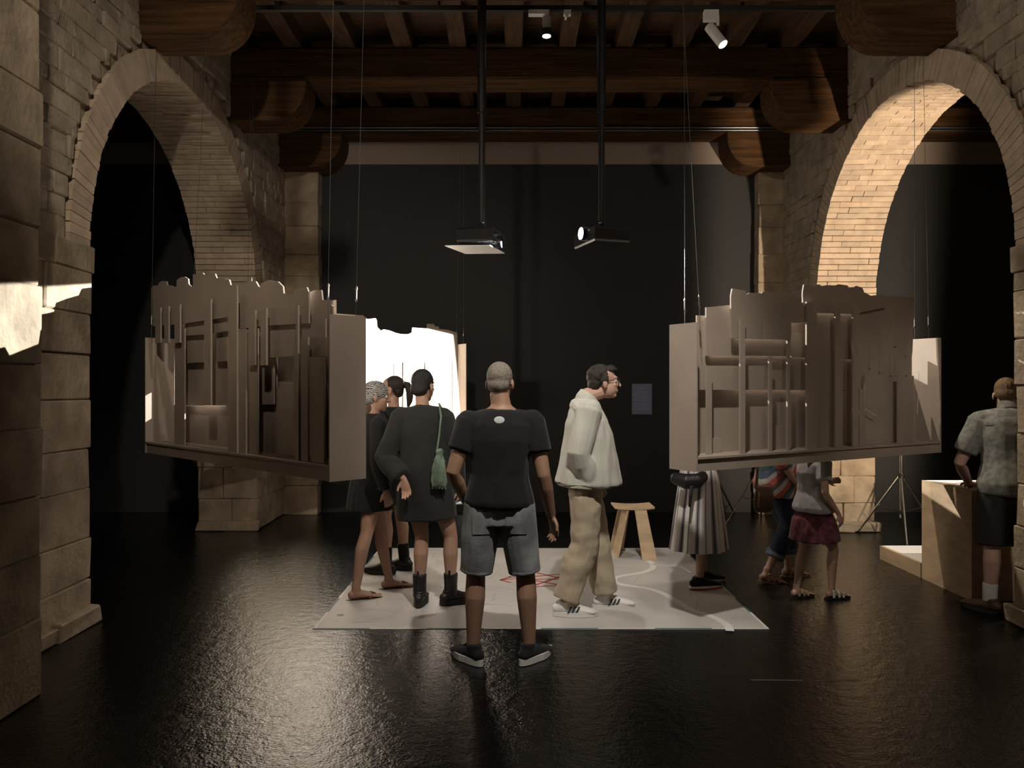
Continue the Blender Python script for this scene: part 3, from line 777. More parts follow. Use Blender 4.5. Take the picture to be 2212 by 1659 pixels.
def skin(name, c): 
    m = mat(name, c, .55, .08, 14, .08, 160); m.node_tree.nodes['Principled BSDF'].inputs['Subsurface Weight'].default_value = .08
    m.node_tree.nodes['Principled BSDF'].inputs['Subsurface Radius'].default_value = (.02, .008, .004); return m
SK1 = skin('skin_tan', (.30, .175, .115)); SK2 = skin('skin_fair', (.46, .29, .21)); SK3 = skin('skin_warm', (.38, .225, .155)); SKH = skin('skin_pink', (.52, .32, .25))
def cloth(name, c, bump=.35, var=.12, sc=60, col2=None, vs_=10): return mat(name, c, .9, var, vs_, bump*.22, sc*1.5, spec=.2, sheen=.1, col2=col2)
BLK = cloth('black_jersey', (.013, .013, .014)); BLK2 = cloth('black_knit', (.022, .023, .022)); CHAR = cloth('charcoal_cloth', (.03, .029, .029))
DENIM = cloth('faded_denim', (.20, .215, .225), .5, .3, 80, (.32, .335, .34), 7); DDENIM = cloth('dark_denim', (.022, .03, .055), .4, .3)
CREAM = cloth('cream_cotton', (.53, .53, .475), .25, .05); KHAKI = cloth('khaki_cotton', (.46, .385, .28), .35, .08)
SHIRT = cloth('grey_check_shirt', (.20, .20, .175), .3, .25, 60, (.27, .27, .24), 30)
SHIRTL = cloth('pale_shirt_yoke', (.36, .36, .33), .3, .15)
BURG = cloth('burgundy_cotton', (.12, .03, .045), .4, .35, 80, (.18, .055, .07), 30); GREYT = cloth('pale_grey_jersey', (.40, .385, .40), .3, .08)
SOCK = cloth('white_sock', (.62, .60, .57)); BSOCK = cloth('black_sock', (.014, .014, .014))
BLEATHER = mat('black_leather', (.014, .013, .013), .42, .2, 20, .2, 80); BROWNL = mat('brown_leather', (.09, .045, .025), .5, .2, 20, .2, 80)
SOLEW = mat('white_rubber', (.70, .69, .66), .6); SOLEB = mat('black_rubber', (.015, .015, .015), .7); SOLER = mat('red_rubber', (.42, .07, .03), .6)
SHOEW = mat('white_leather', (.74, .73, .70), .5, .04, 20, .1, 80); KNITB = cloth('black_mesh_upper', (.016, .016, .017), .5, .2, 120)
NAVY = mat('navy_stripe', (.02, .028, .045), .6); TANL = mat('tan_strap', (.34, .22, .13), .6, .1)
GREEN = cloth('green_leather', (.125, .175, .13), .4, .25, 60); GOLD = cloth('mustard_cloth', (.30, .20, .05))
HAIRB = mat('dark_brown_hair', (.022, .015, .010), .55, .4, 60, .5, 180, stretch=(1, 1, .3)); HAIRG = mat('cropped_grey_hair', (.19, .165, .135), .7, .3, 80, .4, 220)
HAIRS = mat('sandy_hair', (.20, .125, .065), .6, .3, 60, .5, 180); HAIRK = mat('black_hair', (.012, .010, .010), .5, .3, 60, .5, 180); HAIRM = mat('brown_hair', (.085, .05, .028), .6, .35, 60, .5, 160, stretch=(1, 1, .3))
EYEW = mat('eye_white', (.75, .73, .70), .3); EYED = mat('eye_iris', (.03, .02, .015), .2); GLASSF = mat('glasses_frame', (.012, .012, .014), .3)

class Person:
    def __init__(s, label, base, psi, H, skinm, fem=False, build=1.0, spine=None, head=(0, 0, 0), headoff=(0, 0, 0), arms=None, legs=None, voxel=.0065, group=None, shod=True):
        s.shod = shod
        s.root = thing('person', (base[0], base[1], 0), label, 'person', group)
        s.base = V((base[0], base[1], 0)); s.psi = math.radians(psi); s.s = H/1.75; s.H = H; s.b = build
        s.r = V((math.cos(s.psi), math.sin(s.psi), 0)); s.f = V((-math.sin(s.psi), math.cos(s.psi), 0))
        s.spine = spine or [(0, 0, 0), (2, 0, 0)]
        s.fem = fem; s.sk = skinm
        k = s.s
        P = []
        # torso
        W = [(.86, .150, .098), (.93, .165, .115), (1.00, .150, .106), (1.08, .135, .098), (1.17, .140, .102), (1.28, .160, .112), (1.37, .165, .102), (1.43, .125, .078), (1.475, .062, .058)]
        if fem: W = [(.86, .150, .100), (.93, .168, .118), (1.00, .150, .105), (1.08, .118, .088), (1.17, .122, .095), (1.28, .142, .112), (1.37, .145, .095), (1.43, .105, .070), (1.475, .052, .050)]
        s.W = [(z*k, a*k*build, b_*k*build) for z, a, b_ in W]
        P.append(tube([s.sp(0, 0, z) for z, a, b_ in s.W], [(a, b_) for z, a, b_ in s.W], 18, s.r))
        # neck and head
        hc = s.sp(0, .025*k, 1.615*k)+s.r*headoff[0]+s.f*headoff[1]+V((0, 0, headoff[2]))
        s.hc = hc; hk = (k*.5+.5) if k > .82 else k*.62+.36
        s.hk = hk
        hy, hp, hr = (math.radians(a) for a in head)     # yaw, pitch (nod forward +), roll
        s.HR = Matrix.Rotation(s.psi+hy, 3, 'Z') @ Matrix.Rotation(-hp, 3, 'X') @ Matrix.Rotation(hr, 3, 'Y')
        nr = .050 if fem else .058
        P.append(tube([s.sp(0, -.005, 1.42*k), s.sp(0, .0, 1.49*k), hc+s.HR@V((0, -.02, -.06))*hk], [nr*k*1.15, nr*k, nr*k*.95], 12))
        E = lambda c, r: ell(hc+s.HR@V(c)*hk, [q*hk for q in r], s.HR, 16, 11)
        P += [E((0, -.012, .035), (.074, .094, .083)), E((0, .028, -.035), (.060, .066, .078)), E((0, .062, -.092), (.030, .026, .020)), E((0, .078, .030), (.050, .020, .012)),
              E((0, .088, -.058), (.024, .012, .006)), E((0, .087, -.068), (.020, .011, .007)), E((.030, .060, -.020), (.026, .026, .020)), E((-.030, .060, -.020), (.026, .026, .020)),
              E((0, .112, -.026), (.015, .013, .011)), E((.078, -.008, -.012), (.008, .019, .031)), E((-.078, -.008, -.012), (.008, .019, .031))]
        P.append(tube([hc+s.HR@V((0, .090, .022))*hk, hc+s.HR@V((0, .104, -.004))*hk, hc+s.HR@V((0, .114, -.024))*hk], [.008*hk, .009*hk, .011*hk], 8))
        # arms
        s.arms = {}
        for sd in (-1, 1):
            a = (arms or {}).get(sd, {})
            sh = s.sp(sd*.175*k*build*(.9 if fem else 1), 0, 1.395*k)
            el = s.L(*a['el']) if 'el' in a else s.sp(sd*.235*k, -.03, 1.10*k)
            wr = s.L(*a['wr']) if 'wr' in a else s.sp(sd*.25*k, .04, .86*k)
            s.arms[sd] = (sh, el, wr)
            ab = k*(.86 if fem else 1)*build
            P.append(tube([sh, sh.lerp(el, .35), el, el.lerp(wr, .3), wr], [.055*ab, .048*ab, .039*ab, .040*ab, .026*ab], 12))
            d = V(a['hd']) if 'hd' in a else None
            d = (s.r*d.x+s.f*d.y+V((0, 0, d.z))).normalized() if d is not None else (wr-el).normalized()
            pn = V(a.get('pn', (-sd, 0, 0))); pn = s.r*pn.x+s.f*pn.y+V((0, 0, pn.z))
            P += s.hand(wr, d, pn, sd, a.get('curl', .35), k*(.92 if fem else 1))
        # legs
        s.legs = {}
        for sd in (-1, 1):
            a = (legs or {}).get(sd, {})
            hp_ = s.sp(sd*.088*k*build, 0, .89*k)
            an = s.L(*a.get('an', (sd*.10, 0, .085)))
            kn = s.L(*a['kn']) if 'kn' in a else hp_.lerp(an, .49)+s.f*.015
            toe = math.radians(a.get('toe', 0))          # toe-out, degrees, + to the person's left (ccw)
            fd = s.f*math.cos(toe)-s.r*math.sin(toe)
            pitch = a.get('pitch', 0)
            s.legs[sd] = (hp_, kn, an, fd, pitch)
            lb = k*build*(.97 if fem else 1)
            bk = -s.f
            P.append(tube([hp_+V((0, 0, .02)), hp_.lerp(kn, .45), hp_.lerp(kn, .85), kn, kn.lerp(an, .3)+bk*.014*k, kn.lerp(an, .65)+bk*.006*k, an], [.088*lb, .078*lb, .060*lb, .053*lb, .056*lb, .044*lb, .034*lb], 14))
            P += s.foot(an, fd, pitch, k, sd)
        me = remesh(join(*P), voxel, 3)
        s.body = mesh_obj('body', me, skinm, s.root)
        for sd in (-1, 1):
            c = hc+s.HR@V((sd*.031, .0775, .008))*hk
            e = obj('eye', ell(c, (.012*hk,)*3, None, 10, 8), EYEW, s.root, True)
            obj('iris', ell(c+s.HR@V((0, .0085, 0))*hk, (.0055*hk,)*3, None, 8, 6), EYED, e, True)
    def L(s, x, y, z): return s.base+s.r*x+s.f*y+V((0, 0, z))
    def off(s, z):
        zz = z/s.s; p = s.spine
        for (z0, x0, y0), (z1, x1, y1) in zip(p, p[1:]):
            if zz <= z1:
                t = max(0, (zz-z0)/(z1-z0)); return x0+(x1-x0)*t, y0+(y1-y0)*t
        return p[-1][1], p[-1][2]
    def sp(s, x, y, z): ox, oy = s.off(z); return s.L(x+ox, y+oy, z)
    def hand(s, wr, d, pn, sd, curl, k):
        pn = (pn-d*pn.dot(d)).normalized(); w_ = d.cross(pn)*(-sd)
        # thumb side: towards the person's front when the palm faces the body
        P = [tube([wr-d*.012*k, wr+d*.03*k, wr+d*.065*k, wr+d*.09*k], [(.024*k, .018*k), (.034*k, .017*k), (.041*k, .015*k), (.040*k, .012*k)], 12, w_)]
        for i, (o, ln) in enumerate(((.033, .070), (.011, .080), (-.011, .074), (-.032, .058))):
            p = wr+d*.085*k+w_*o*k; dd = (d+w_*o*2.2).normalized(); pts = [p]; c = curl
            for q in (.42, .32, .26):
                dd = (dd*math.cos(c)+pn*math.sin(c)).normalized(); pts.append(pts[-1]+dd*ln*q*k); c = curl*1.25
            P.append(tube(pts, [.0095*k, .0090*k, .0082*k, .0072*k], 8))
        b = wr+d*.022*k+w_*.026*k; d1 = (d*.70+w_*.62+pn*.25).normalized(); d2 = (d*.88+w_*.25+pn*.40).normalized()
        P.append(tube([b, b+d1*.040*k, b+d1*.040*k+d2*.034*k], [.0135*k, .0115*k, .0090*k], 8))
        return P
    def foot(s, an, fd, pitch, k, sd):
        up = V((0, 0, 1)); rt = V((fd.y, -fd.x, 0)); fk = (k*.5+.5 if k > .82 else k*1.05)*(.88 if s.shod else 1)
        pr = math.radians(pitch); f2 = fd*math.cos(pr)-up*math.sin(pr); u2 = up*math.cos(pr)+fd*math.sin(pr)
        q = lambda y, z: an+f2*y*fk+u2*(z-.085)*fk
        P = [tube([q(-.045, .035), q(.0, .042), q(.06, .036), q(.12, .024), q(.165, .017)], [(.030*fk, .030*fk), (.033*fk, .040*fk), (.037*fk, .030*fk), (.043*fk, .019*fk), (.040*fk, .013*fk)], 12, rt)]
        for i, x in enumerate((-.032, -.015, .001, .017, .032)):
            big = i == (0 if sd > 0 else 4)
            P.append(tube([q(.155, .016)+rt*x*fk, q(.195+(.012 if big else -.004*abs(x)*60*.02), .012)+rt*x*1.05*fk], [.011*fk if big else .008*fk]*2, 8))
        P.append(tube([an+u2*.03*fk, an-u2*.03*fk], [.034*fk, .036*fk], 10))
        return P
    # ---- clothing
    def torso_shell(s, z0, z1, m, flare=0, extra=None, clampz=None):
        zs = [w_ for w_ in s.W if z0 < w_[0] < z1]
        def ip(z):
            for (a, b, c), (d, e, f_) in zip(s.W, s.W[1:]):
                if a <= z <= d:
                    t = (z-a)/(d-a); return (z, b+(e-b)*t, c+(f_-c)*t)
            return (z,)+(s.W[0][1:] if z < s.W[0][0] else s.W[-1][1:])
        R = [ip(z0)]+zs+[ip(z1)]
        pts, rad = [], []
        for z, a, b in R:
            t = (z-z0)/(z1-z0); fl = flare*(1-t)**1.5
            e = extra(z) if extra else 0
            pts.append(s.sp(0, 0, z)); rad.append((a+m+fl+e, b+m+fl+e))
        return tube(pts, rad, 20, s.r, cap=.12)
    def arm_shell(s, sd, t1, m, flare=0):
        sh, el, wr = s.arms[sd]; k = s.s*(.86 if s.fem else 1)*s.b
        path = [(0, sh, .055*k), (.35, sh.lerp(el, .35), .048*k), (1, el, .039*k), (1.3, el.lerp(wr, .3), .040*k), (2, wr, .027*k)]
        pts, rad = [], []
        for (t, p, r_), nx in zip(path, path[1:]+[None]):
            if t <= t1: pts.append(p); rad.append(r_+m+flare*t)
            if nx and t <= t1 < nx[0]:
                q = (t1-t)/(nx[0]-t); pts.append(p.lerp(nx[1], q)); rad.append(r_+(nx[2]-r_)*q+m+flare*t1)
        return join(tube(pts, rad, 14, cap=.15), ell(sh-V((0, 0, .006)), (rad[0]-.006,)*3, None, 14, 9))
    def leg_shell(s, sd, t1, m, flare=0):
        hp_, kn, an, fd, _ = s.legs[sd]; k = s.s*s.b; bk = -s.f
        path = [(-.05, hp_+V((0, 0, .03)), .090*k), (.45, hp_.lerp(kn, .45), .080*k), (1, kn, .060*k), (1.3, kn.lerp(an, .3)+bk*.010, .058*k), (1.65, kn.lerp(an, .65), .048*k), (2, an, .040*k)]
        pts, rad = [], []
        for (t, p, r_), nx in zip(path, path[1:]+[None]):
            if t <= t1: pts.append(p); rad.append(r_+m+flare*max(t, 0))
            if nx and t <= t1 < nx[0]:
                q = (t1-t)/(nx[0]-t); pts.append(p.lerp(nx[1], q)); rad.append(r_+(nx[2]-r_)*q+m+flare*t1)
        return tube(pts, rad, 16, cap=.08)
    def wear(s, name, vfs, m, voxel=.008, smooth=3, fold=.004, ffreq=(9, 9, 3.5), label=None):
        o = mesh_obj(name, remesh(join(*vfs), voxel, smooth, fold, ffreq, s.base.x*7), m, s.root)
        if label: o['label'] = label
        return o
    def hair(s, ells, m, name='hair', fold=.003, extra=None, fr=(60, 60, 30)):
        P = [ell(s.hc+s.HR@V(c)*s.hk, [q*s.hk for q in r], s.HR, 16, 11) for c, r in ells]
        for pts, rad in (extra or []): P.append(tube([s.hc+s.HR@V(p)*s.hk for p in pts], [q*s.hk for q in rad], 12))
        return mesh_obj(name, remesh(join(*P), .006, 2, fold, fr), m, s.root)
    def shoe(s, sd, up_m, sole_m, ank=.085, bulk=1.0, sole_h=.028, laces=None, stripes=False, name='shoe', toe_m=None):
        hp_, kn, an, fd, pitch = s.legs[sd]; fk = (s.s*.5+.5 if s.s > .82 else s.s*1.05)*bulk
        pr = math.radians(pitch); Z = V((0, 0, 1)); rt = V((fd.y, -fd.x, 0))
        f2 = fd*math.cos(pr)-Z*math.sin(pr); u2 = Z*math.cos(pr)+fd*math.sin(pr)
        q = lambda y, z: an+f2*y*fk+u2*(z-.085/ (1 if True else 1))*fk
        up = [tube([q(-.062, .050), q(-.03, .058), q(.03, .055), q(.09, .042), q(.15, .034), q(.19, .029)], [(.032*fk, .030*fk), (.038*fk, .042*fk), (.042*fk, .042*fk), (.047*fk, .030*fk), (.047*fk, .022*fk), (.036*fk, .014*fk)], 14, rt, cap=.8),
              tube([q(-.012, .05), q(-.010, ank)], [(.040*fk, .052*fk), (.040*fk, .048*fk)], 14, rt, cap=.1)]
        sh = mesh_obj(name, remesh(join(*up), .006, 3), up_m, s.root)
        ol = []
        for i in range(28):
            a = 2*math.pi*i/28; c_, s_ = math.cos(a), math.sin(a)
            y = .062+.150*c_; wd = .052*(1 if c_ > -.2 else .86)*(1-.18*max(0, c_)**2)
            ol.append(q(y, .002)+rt*(wd*s_*fk))
        obj('sole', prism(ol, u2*sole_h*fk), sole_m, sh)
        if laces:
            ll = []
            for j in range(4):
                y, z = .045+.022*j, .098-.009*j-(.004*j)
                ll.append(tube([q(y, z-.012)-rt*.026*fk, q(y+.005, z+.001), q(y+.010, z-.012)+rt*.026*fk], [.003]*3, 6))
            obj('laces', join(*ll), laces, sh)
        if stripes:
            for side in (-1, 1):
                for j in range(3):
                    y = .018+.026*j; pts = []
                    for t in (0, .33, .66, 1):
                        z = .030+.042*t; yy = y-.008+.022*t
                        wd = (.0468-.0008*j)*math.sqrt(max(.05, 1-((z-.048)/.046)**2))+.0025
                        pts.append((q(yy, z)+rt*side*wd*fk, q(yy+.012, z)+rt*side*wd*fk))
                    vs_, fs = [], []
                    for a, b in pts: vs_ += [a, b, a+rt*side*.002, b+rt*side*.002]
                    for i in range(3):
                        k = 4*i
                        fs += [(k+2, k+3, k+7, k+6), (k, k+4, k+5, k+1), (k, k+2, k+6, k+4), (k+1, k+5, k+7, k+3)]
                    fs += [(0, 1, 3, 2), (12, 14, 15, 13)]
                    obj('stripe', (vs_, fs), NAVY, sh)
        return sh
    def sandal(s, sd, sole_m, strap_m, full=False):
        hp_, kn, an, fd, pitch = s.legs[sd]; fk = (s.s*.5+.5 if s.s > .82 else s.s*1.05)
        pr = math.radians(pitch); Z = V((0, 0, 1)); rt = V((fd.y, -fd.x, 0)); f2 = fd*math.cos(pr)-Z*math.sin(pr); u2 = Z*math.cos(pr)+fd*math.sin(pr)
        q = lambda y, z: an+f2*y*fk+u2*(z-.085)*fk
        ol = [q(.065+.145*math.cos(a), -.010)+rt*(.050*math.sin(a)*fk*(1 if math.cos(a) > -.2 else .8)) for a in (2*math.pi*i/24 for i in range(24))]
        so = obj('sandal', prism(ol, u2*.014*fk), sole_m, s.root)
        st_ = [tube([q(.10, .010)-rt*.047*fk, q(.12, .045)-rt*.02*fk, q(.15, .032)], [(.009, .004)]*3, 8, f2), tube([q(.10, .010)+rt*.047*fk, q(.12, .045)+rt*.02*fk, q(.15, .032)], [(.009, .004)]*3, 8, f2)]
        if full:
            for y, z, wd in ((.06, .072, .038), (.0, .10, .040)):
                st_.append(tube([q(y, .01)-rt*.042*fk, q(y, z*.7)-rt*wd*fk, q(y, z), q(y, z*.7)+rt*wd*fk, q(y, .01)+rt*.042*fk], [(.011, .004)]*5, 8, f2))
        obj('strap', join(*st_), strap_m, so)
def patch(src, fn, offs, name, m, parent):
    """thin piece lying on a garment: the faces of src that fn picks, lifted by offs"""
    me = src.data; o = wloc(src); ids = {}; vs_ = []; fs = []
    nr = [v.normal.copy() for v in me.vertices]
    for p in me.polygons:
        if fn(V(p.center)+o, p.normal):
            f = []
            for i in p.vertices:
                if i not in ids: ids[i] = len(vs_); vs_.append(me.vertices[i].co+o+nr[i]*offs)
                f.append(ids[i])
            fs.append(tuple(f))
    if fs: return obj(name, (vs_, fs), m, parent, True)
def loft(rings, mats, mi_fn, name, parent, seg=72, thick=.0):
    vs_, fs, mi = [], [], []
    for c, rx, ry, r, f, pl in rings:
        for j in range(seg):
            a = 2*math.pi*j/seg; k = 1+pl*math.sin(a*12+c.z*3)+pl*.6*math.sin(a*7+1.3)
            vs_.append(c+r*(rx*k*math.cos(a))+f*(ry*k*math.sin(a)))
    for i in range(len(rings)-1):
        for j in range(seg):
            a = i*seg+j; b = i*seg+(j+1) % seg; fs.append((a, b, b+seg, a+seg)); mi.append(mi_fn(j))
    fs.append(tuple(range((len(rings)-1)*seg, len(rings)*seg))); mi.append(0)
    return obj(name, (vs_, fs), None, parent, True, mats, mi)

# ---- A: man in black T-shirt and denim shorts, seen from behind
A = Person('man from behind in black T-shirt and faded denim shorts beside the map edge', (-.075, 4.46), 2, 1.755, SK1, build=1.06,
           spine=[(0, 0, 0), (.9, .0, 0), (1.45, .012, 0), (1.8, .0, .02)], head=(-14, 6, 0), headoff=(.0, 0, -.005),
           arms={-1: dict(el=(-.265, -.05, 1.10), wr=(-.185, .10, .90), hd=(.5, .5, -.7), pn=(1, -.2, 0)), 1: dict(el=(.255, -.06, 1.08), wr=(.305, .02, .84), hd=(.22, .12, -.97), pn=(-.8, -.5, 0), curl=.4)},
           legs={-1: dict(an=(-.15, -.02, .092), kn=(-.135, .02, .49), toe=34), 1: dict(an=(.175, -.02, .092), kn=(.155, .02, .49), toe=-38)}, voxel=.006)
A.wear('t_shirt', [A.torso_shell(.90, 1.455, .022, .012), A.arm_shell(-1, .58, .016, .014), A.arm_shell(1, .58, .016, .014),
                   tube([A.sp(-.20, 0, 1.395), A.sp(0, -.01, 1.43), A.sp(.20, 0, 1.395)], [(.05, .062), (.05, .085), (.05, .062)], 12, (0, 0, 1))], BLK, .008, 8, .007)
ASH = A.wear('denim_shorts', [A.torso_shell(.80, .985, .014), A.leg_shell(-1, .93, .018, .012), A.leg_shell(1, .93, .018, .012)], DENIM, .008, 3, .005)
for sd in (-1, 1):
    hp_, kn, an, fd, _ = A.legs[sd]; c0 = hp_.lerp(kn, .85); c1 = hp_.lerp(kn, .935)
    A.wear('turn_up', [tube([c0, c1], [.096, .098], 16, cap=.05)], cloth('denim_turn_up', (.26, .28, .30), .4, .2), .008, 2, .003)
    A.shoe(sd, KNITB, SOLEW, .105, 1.06, .034, BLK)
for sd in (-1, 1):
    patch(ASH, lambda c, n: n.dot(A.f) < -.2 and abs((c-A.base).dot(A.r)-sd*.095) < .058 and .755 < c.z < .885, .004, 'back_pocket', DENIM, A.root)
patch(ASH, lambda c, n: c.z > .945 and abs(n.z) < .8, .005, 'waistband', cloth('denim_band', (.27, .285, .29)), A.root)
p = A.sp(-.012, -.114, 1.405)
obj('shirt_logo', join(tube([p+A.f*-.004, p+A.f*-.010], [(.030, .020)]*2, 20, A.r, cap=.1)), mat('white_shirt_print', (.62, .64, .66), .7), A.root)
A.hair([((0, -.018, .038), (.0765, .093, .086)), ((0, -.045, -.015), (.066, .060, .055))], HAIRG, fold=.001)

# ---- B: man in cream jacket walking to the right
B = Person('man in cream jacket, khaki trousers and striped white sneakers walking across the map', (.515, 5.44), -90, 1.80, SKH, build=1.0,
           spine=[(0, 0, 0), (.9, 0, .0), (1.2, 0, .02), (1.45, 0, .01), (1.8, 0, .07)], head=(6, -2, 0), headoff=(0, .07, -.035),
           arms={1: dict(el=(.235, -.06, 1.14), wr=(.165, .03, .92), hd=(-.35, .25, -.9), pn=(-1, 0, 0), curl=.2), -1: dict(el=(-.24, -.03, 1.14), wr=(-.21, .10, .92), hd=(.2, .3, -.9), pn=(1, 0, 0))},
           legs={1: dict(an=(.10, -.145, .095), kn=(.10, -.01, .50), toe=-2), -1: dict(an=(-.10, .155, .09), kn=(-.10, .09, .51), toe=6)}, voxel=.006)
rg = [(B.sp(0, y, z), (a, b)) for z, a, b, y in ((.915, .255, .235, .025), (.935, .255, .235, .025), (1.02, .247, .218, .018), (1.13, .235, .198, .010), (1.25, .225, .176, .002), (1.35, .215, .152, -.005), (1.42, .175, .118, -.008), (1.475, .10, .085, -.005))]
jacket = [tube([p for p, _ in rg], [q for _, q in rg], 24, B.r, cap=.04), B.arm_shell(1, 1.97, .036, .004), B.arm_shell(-1, 1.97, .036, .004),
          tube([B.sp(-.20, 0, 1.42), B.sp(0, -.01, 1.465), B.sp(.20, 0, 1.42)], [(.06, .085), (.062, .105), (.06, .085)], 12, (0, 0, 1))]
B.wear('jacket', jacket, CREAM, .008, 2, .015, (8, 8, 3))
B.wear('collar', [tube([B.sp(0, -.01, 1.46), B.sp(0, .0, 1.52), B.sp(0, .012, 1.545)], [(.088, .088), (.078, .078), (.072, .070)], 18, B.r, cap=.05)], CREAM, .006, 2, .002)
B.wear('shirt_hem', [B.torso_shell(.90, .955, .045, .055)], cloth('olive_hem', (.26, .25, .19)), .008, 2, .004)
B.wear('trousers', [B.torso_shell(.82, .99, .018), B.leg_shell(1, 1.93, .026, .012), B.leg_shell(-1, 1.93, .026, .012)], KHAKI, .007, 3, .015, (7, 7, 7))
for sd in (-1, 1): B.shoe(sd, SHOEW, SOLEW, .098, 1.05, .030, SHOEW, True, 'sneaker')
B.hair([((0, -.03, .045), (.080, .092, .084)), ((0, -.065, -.005), (.070, .050, .060)), ((0, .045, .088), (.062, .050, .030)), ((.070, -.01, .02), (.014, .03, .04)), ((-.070, -.01, .02), (.014, .03, .04))], HAIRB, fold=.006)
g = []
for sd in (-1, 1):
    c = B.hc+B.HR@V((sd*.032, .100, .008))*B.hk
    ring = [c+B.HR@V((.025*math.cos(t), 0, .018*math.sin(t))) for t in (2*math.pi*i/14 for i in range(15))]
    g.append(tube(ring, [.0022]*15, 6)); g.append(tube([c+B.HR@V((sd*.025, 0, .006)), B.hc+B.HR@V((sd*.082, -.01, .012))*B.hk], [.0022, .0022], 6))
g.append(tube([B.hc+B.HR@V((-.010, .102, .010))*B.hk, B.hc+B.HR@V((.010, .102, .010))*B.hk], [.002]*2, 6))
obj('glasses', join(*g), GLASSF, B.root, True)

# ---- C: woman in short black dress with green shoulder bag
CW = Person('woman from behind in loose short black dress and black ankle boots on the map', (-.555, 5.60), -6, 1.735, SK3, fem=True,
            spine=[(0, 0, 0), (.6, -.06, 0), (.9, -.08, 0), (1.45, -.10, 0), (1.8, -.10, .02)], head=(-20, 4, 0),
            arms={-1: dict(el=(-.36, -.10, 1.08), wr=(-.19, -.20, .945), hd=(.25, -.05, -.97), pn=(-.1, -1, 0), curl=.25), 1: dict(el=(.15, .02, 1.08), wr=(.165, .03, .86), hd=(.0, .05, -1), pn=(-1, .1, 0), curl=.5)},
            legs={-1: dict(an=(-.115, -.02, .10), kn=(-.105, .01, .50), toe=4), 1: dict(an=(.105, .03, .10), kn=(.105, .03, .50), toe=-52)}, voxel=.006)
rg = []
for z, a, b in ((.635, .225, .150), (.72, .222, .150), (.84, .215, .150), (.95, .205, .148), (1.06, .188, .138), (1.18, .178, .132), (1.30, .180, .130), (1.38, .178, .112), (1.43, .125, .085)):
    rg.append((CW.sp(0, 0, z), (a, b)))
CW.wear('dress', [tube([p for p, _ in rg], [q for _, q in rg], 20, CW.r, cap=.06), CW.arm_shell(-1, 1.9, .034, .006), CW.arm_shell(1, 1.9, .026, .004),
                  tube([CW.sp(-.15, 0, 1.40), CW.sp(0, -.01, 1.43), CW.sp(.15, 0, 1.40)], [(.045, .06), (.045, .075), (.045, .06)], 12, (0, 0, 1))], BLK2, .009, 4, .010, (7, 7, 2.5))
for sd in (-1, 1):
    CW.shoe(sd, BLEATHER, SOLEB, .10, 1.04, .032, None, name='boot')
    hp_, kn, an, fd, _ = CW.legs[sd]
    CW.wear('boot_shaft', [tube([an+V((0, 0, -.03)), an+V((0, 0, .05)), an+V((0, 0, .135))+(kn-an)*.0], [.050, .048, .052], 14, cap=.1)], BLEATHER, .007, 2, .003)
    obj('pull_tab', obox(an+V((0, 0, .12))-CW.f*.056-CW.r*.008, CW.r*.016, CW.f*.004, (0, 0, .045)), BLEATHER, CW.root)
CW.hair([((0, -.018, .038), (.0785, .096, .088)), ((0, -.055, -.02), (.070, .056, .062))], HAIRK, fold=.002)
bx_ = CW.sp(.06, -.165, 0)
bag = thing('shoulder_bag', (bx_.x, bx_.y, .86), 'green gathered shoulder bag hanging on the black dress', 'bag')
b0 = V((bx_.x, bx_.y, 0))
def bz(z, dx=0, dy=0): return b0+CW.r*dx+CW.f*dy+V((0, 0, z))
mesh_obj('pouch', remesh(join(tube([bz(.895), bz(.93), bz(1.0), bz(1.07), bz(1.115), bz(1.14)], [(.050, .034), (.054, .042), (.050, .040), (.038, .032), (.026, .022), (.030, .025)], 20, CW.r)), .006, 1, .012, (55, 55, 5)), GREEN, bag)
obj('strap', join(tube([bz(1.13, -.02), bz(1.25, -.008, .03), bz(1.38, .0, .055), CW.sp(.13, -.03, 1.475), CW.sp(.13, .06, 1.44)], [(.007, .003)]*5, 8, CW.r)), GREEN, bag)
fr = []
for i in range(9): fr.append(cyl(bz(.90, -.045+.011*i, -.01), bz(.872+.01*(i % 2), -.048+.012*i, -.012), .004, 6))
obj('fringe', join(*fr), GREEN, bag)

# ---- D: woman in zebra headscarf and flip-flops behind the left model
DW = Person('woman in zebra headscarf, black dress and flip flops behind the left model', (-1.09, 5.92), -62, 1.665, SK3, fem=True,
            spine=[(0, 0, 0), (.9, 0, 0), (1.8, 0, .03)], head=(-12, 4, 0), headoff=(0, -.005, -.02),
            legs={-1: dict(an=(-.085, .175, .085), kn=(-.085, .11, .49), toe=-4), 1: dict(an=(.105, -.145, .085), kn=(.10, -.06, .49), toe=-4)}, shod=False, voxel=.0075)
rg = [(DW.sp(0, 0, z), (a, b)) for z, a, b in ((.66, .200, .185), (.80, .195, .165), (.93, .185, .145), (1.05, .160, .125), (1.2, .155, .125), (1.32, .16, .125), (1.39, .12, .08))]
DW.wear('dress', [tube([p for p, _ in rg], [q for _, q in rg], 20, DW.r, cap=.06), DW.arm_shell(-1, 1.95, .02), DW.arm_shell(1, 1.95, .02)], BLK, .01, 3, .008)
for sd in (-1, 1): DW.sandal(sd, BROWNL, BROWNL)
DW.hair([((0, -.05, -.10), (.055, .045, .06))], HAIRM)
ZEB = mat('zebra_scarf', (.5, .5, .5), .85)
nt = ZEB.node_tree; wv = nt.nodes.new('ShaderNodeTexWave'); wv.inputs['Scale'].default_value = 26; wv.inputs['Distortion'].default_value = 9; wv.inputs['Detail Scale'].default_value = 1.4; wv.bands_direction = 'Z'
ge = nt.nodes.new('ShaderNodeNewGeometry'); nt.links.new(ge.outputs['Position'], wv.inputs['Vector'])
